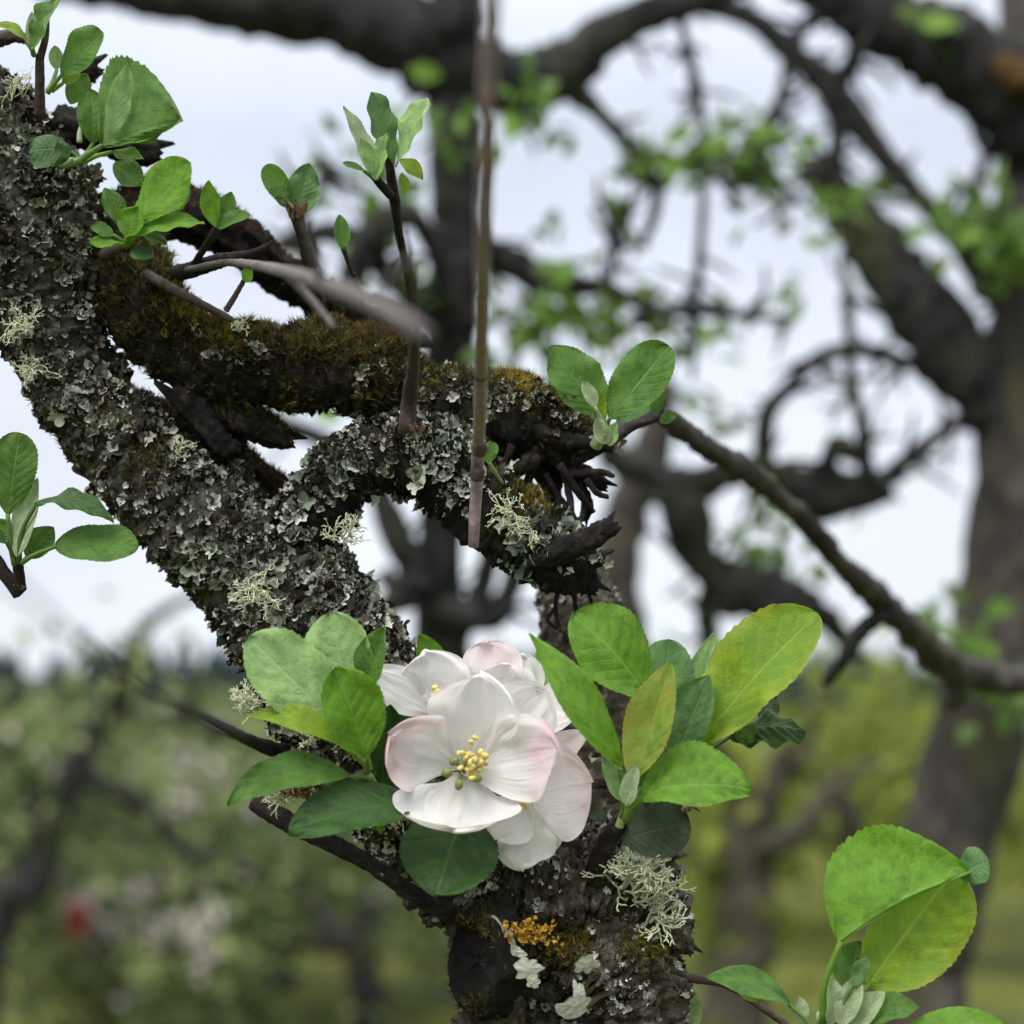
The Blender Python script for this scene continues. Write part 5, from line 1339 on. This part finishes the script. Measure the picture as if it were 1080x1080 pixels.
def blossom(label, centre, stem_to, axis, petals, stamens=None, stigmas=None, seed=0):
    """receptacle and flower stalk; petals, stamens and stigmas are its pieces"""
    r = random.Random(seed)
    c = Q(centre); ax = nrm(C2W(axis)); st = Q(stem_to)
    pts = np.array([[*st, 3.5 * PXM], [*((st + c) / 2 - ax * 0.003), 3.2 * PXM], [*(c - ax * 0.004), 4.5 * PXM], [*(c - ax * 0.0018), 8 * PXM], [*(c - ax * 0.0002), 6 * PXM]])
    V, FC, q = tube(pts, 24, 14)
    o = mk('blossom', V, FC, STEM_G, TREE, c); o['label'] = label
    for (tip, w, mat, kw) in petals:
        k = dict(hint=tuple(axis), fold=0.10, curl=0.28, kind='petal', quilt=0, ser=0, nu=29, nv=41, wave=0.06, wave_n=1.3)
        b = kw.pop('base', centre); k.update(kw)
        V, q, UV, B = blade(b, tip, w, **k)
        mk('petal', V, q, PETAL[mat], o, B, uv=UV)
    if stamens:
        fil, spec = [], []
        for (a, b, off, dr) in stamens:
            e = Q((a, b, off)); m = (c + e) / 2 + np.array([r.gauss(0, 1) for _ in range(3)]) * 0.0004
            v, f, _ = tube(np.array([[*(c - ax * 0.0005), 0.9 * PXM], [*m, 0.8 * PXM], [*e, 0.6 * PXM]]), 6, 6)
            fil.append((v, f))
            spec.append((e, C2W((r.gauss(0, 1), r.gauss(0, 1), r.gauss(0, 0.6))), 7 * PXM * r.uniform(0.8, 1.15), 2.2 * PXM * r.uniform(0.85, 1.2)))
        V, FC = join(fil); mk('filaments', V, FC, FILAM, o, c)
        V, FC = join(ellipsoids(spec)); mk('anthers', V, FC, ANTHER, o, c)
    if stigmas:
        V, FC = join(ellipsoids([(Q((a, b, off)), C2W((dx, dy, 0.3)), 11.5 * PXM, 3.9 * PXM) for (a, b, off, dx, dy) in stigmas]))
        mk('stigmas', V, FC, STIGMA, o, c)
        v, f = join([tube(np.array([[*c, 1.4 * PXM], [*Q((a, b, off)), 1.2 * PXM]]), 4, 6)[:2] for (a, b, off, dx, dy) in stigmas])
        mk('styles', v, f, SEPAL, o, c)
    return o

JOINT = (470, 850, 0.2)
rs = random.Random(4)
st = [(497 + rs.gauss(0, 9) + k * 0.25, 806 + rs.gauss(0, 8.5) - k * 0.25, 3.2 + rs.uniform(-0.25, 0.35), 0) for k in range(34)]
blossom('fully open white blossom, pink-tinged, facing the viewer', (488, 812, 2.2), JOINT, (-0.12, 0.05, 1), [
    ((506, 712, 3.0), 92, 'white', dict(base=(489, 806, 2.2), hint=(-0.05, -0.25, 1), curl=0.25)),
    ((574, 730, 2.4), 78, 'white', dict(base=(492, 808, 2.0), hint=(-0.2, -0.3, 1), curl=0.12)),
    ((590, 792, 3.6), 88, 'blush', dict(base=(493, 812, 2.3), hint=(-0.35, 0.1, 1), curl=0.22, bend=-0.06)),
    ((415, 778, 3.4), 82, 'blush', dict(base=(484, 810, 2.3), hint=(0.45, -0.25, 1), curl=0.35, bend=-0.12)),
    ((478, 876, 3.5), 128, 'white', dict(base=(488, 810, 2.3), hint=(0.0, 0.6, 0.8), curl=0.05, bend=-0.06, fold=0.05, wave=0.09, seed=3.0)),
], st, [(471, 815, 3.1, 1, 0.2), (479, 803, 3.1, 1, 0.5), (484, 828, 3.2, 0.3, 1), (503, 821, 3.2, 1, 0.2)], 1)
blossom('white blossom turned to the upper left behind the open one', (470, 752, 0.9), JOINT, (-0.45, 0.35, 0.8), [
    ((388, 712, 1.9), 48, 'white', dict(base=(466, 756, 1.1), hint=(0.2, 0.5, 0.9), curl=0.15)),
    ((448, 688, 1.5), 86, 'white', dict(base=(476, 758, 1.0), hint=(-0.2, -0.1, 1), curl=0.25)),
    ((408, 752, 0.9), 50, 'white', dict(base=(464, 762, 0.8), hint=(0.1, 0.5, 0.8))),
    ((500, 700, 0.6), 60, 'white', dict(base=(478, 755, 0.6), hint=(-0.2, 0.0, 1))),
], [(458, 742, 1.7, 0), (460, 736, 1.8, 0), (461, 729, 1.75, 0), (457, 733, 1.7, 0), (463, 741, 1.6, 0), (459, 725, 1.7, 0)], None, 2)
blossom('half closed pale pink blossom at the top of the cluster', (532, 752, 0.3), JOINT, (0.05, 0.6, 0.7), [
    ((516, 676, 0.9), 66, 'pink', dict(base=(524, 752, 0.7), hint=(-0.2, 0.2, 1), curl=-0.3, bend=0.08)),
    ((552, 690, 0.7), 58, 'white', dict(base=(535, 755, 0.8), hint=(0.3, 0.2, 1), curl=-0.25, bend=0.08)),
    ((536, 700, 1.1), 60, 'white', dict(base=(532, 752, 0.9), hint=(0.0, 0.2, 1), curl=-0.2, bend=0.06)),
    ((614, 734, 1.3), 50, 'white', dict(base=(545, 762, 0.6), hint=(-0.1, 0.5, 0.9), curl=0.2)),
    ((605, 756, 1.5), 30, 'white', dict(base=(552, 772, 1.0), hint=(0.1, 0.6, 0.7), curl=0.1)),
], None, None, 3)
blossom('pink-backed blossom turned to the lower right below the open one', (553, 838, 1.0), JOINT, (0.65, -0.2, 0.5), [
    ((622, 826, 2.0), 104, 'pink', dict(base=(552, 842, 1.4), hint=(-0.2, 0.1, 1), curl=0.25, bend=0.05)),
    ((600, 880, 1.0), 60, 'white', dict(base=(556, 838, 0.8), hint=(-0.2, 0.2, 1), curl=0.1)),
    ((620, 776, 1.6), 30, 'pink', dict(base=(570, 806, 1.2), hint=(-0.2, 0.5, 0.8), curl=0.4, wave=0.3)),
    ((552, 916, 2.2), 62, 'cream', dict(base=(558, 846, 1.7), hint=(-0.1, 0.1, 1), curl=-0.3, wave=0.22, wave_n=2.5)),
    ((524, 884, 2.2), 58, 'white', dict(base=(556, 836, 1.7), hint=(0.1, 0.2, 1), curl=0.1)),
    ((578, 900, 1.5), 40, 'cream', dict(base=(564, 850, 1.1), hint=(0.1, 0.1, 1), curl=-0.2, wave=0.2)),
], [(551, 842, 2.4, 0), (553, 847, 2.5, 0), (549, 848, 2.4, 0), (555, 851, 2.4, 0)], None, 4)
# small pale leaf buds by the blossom
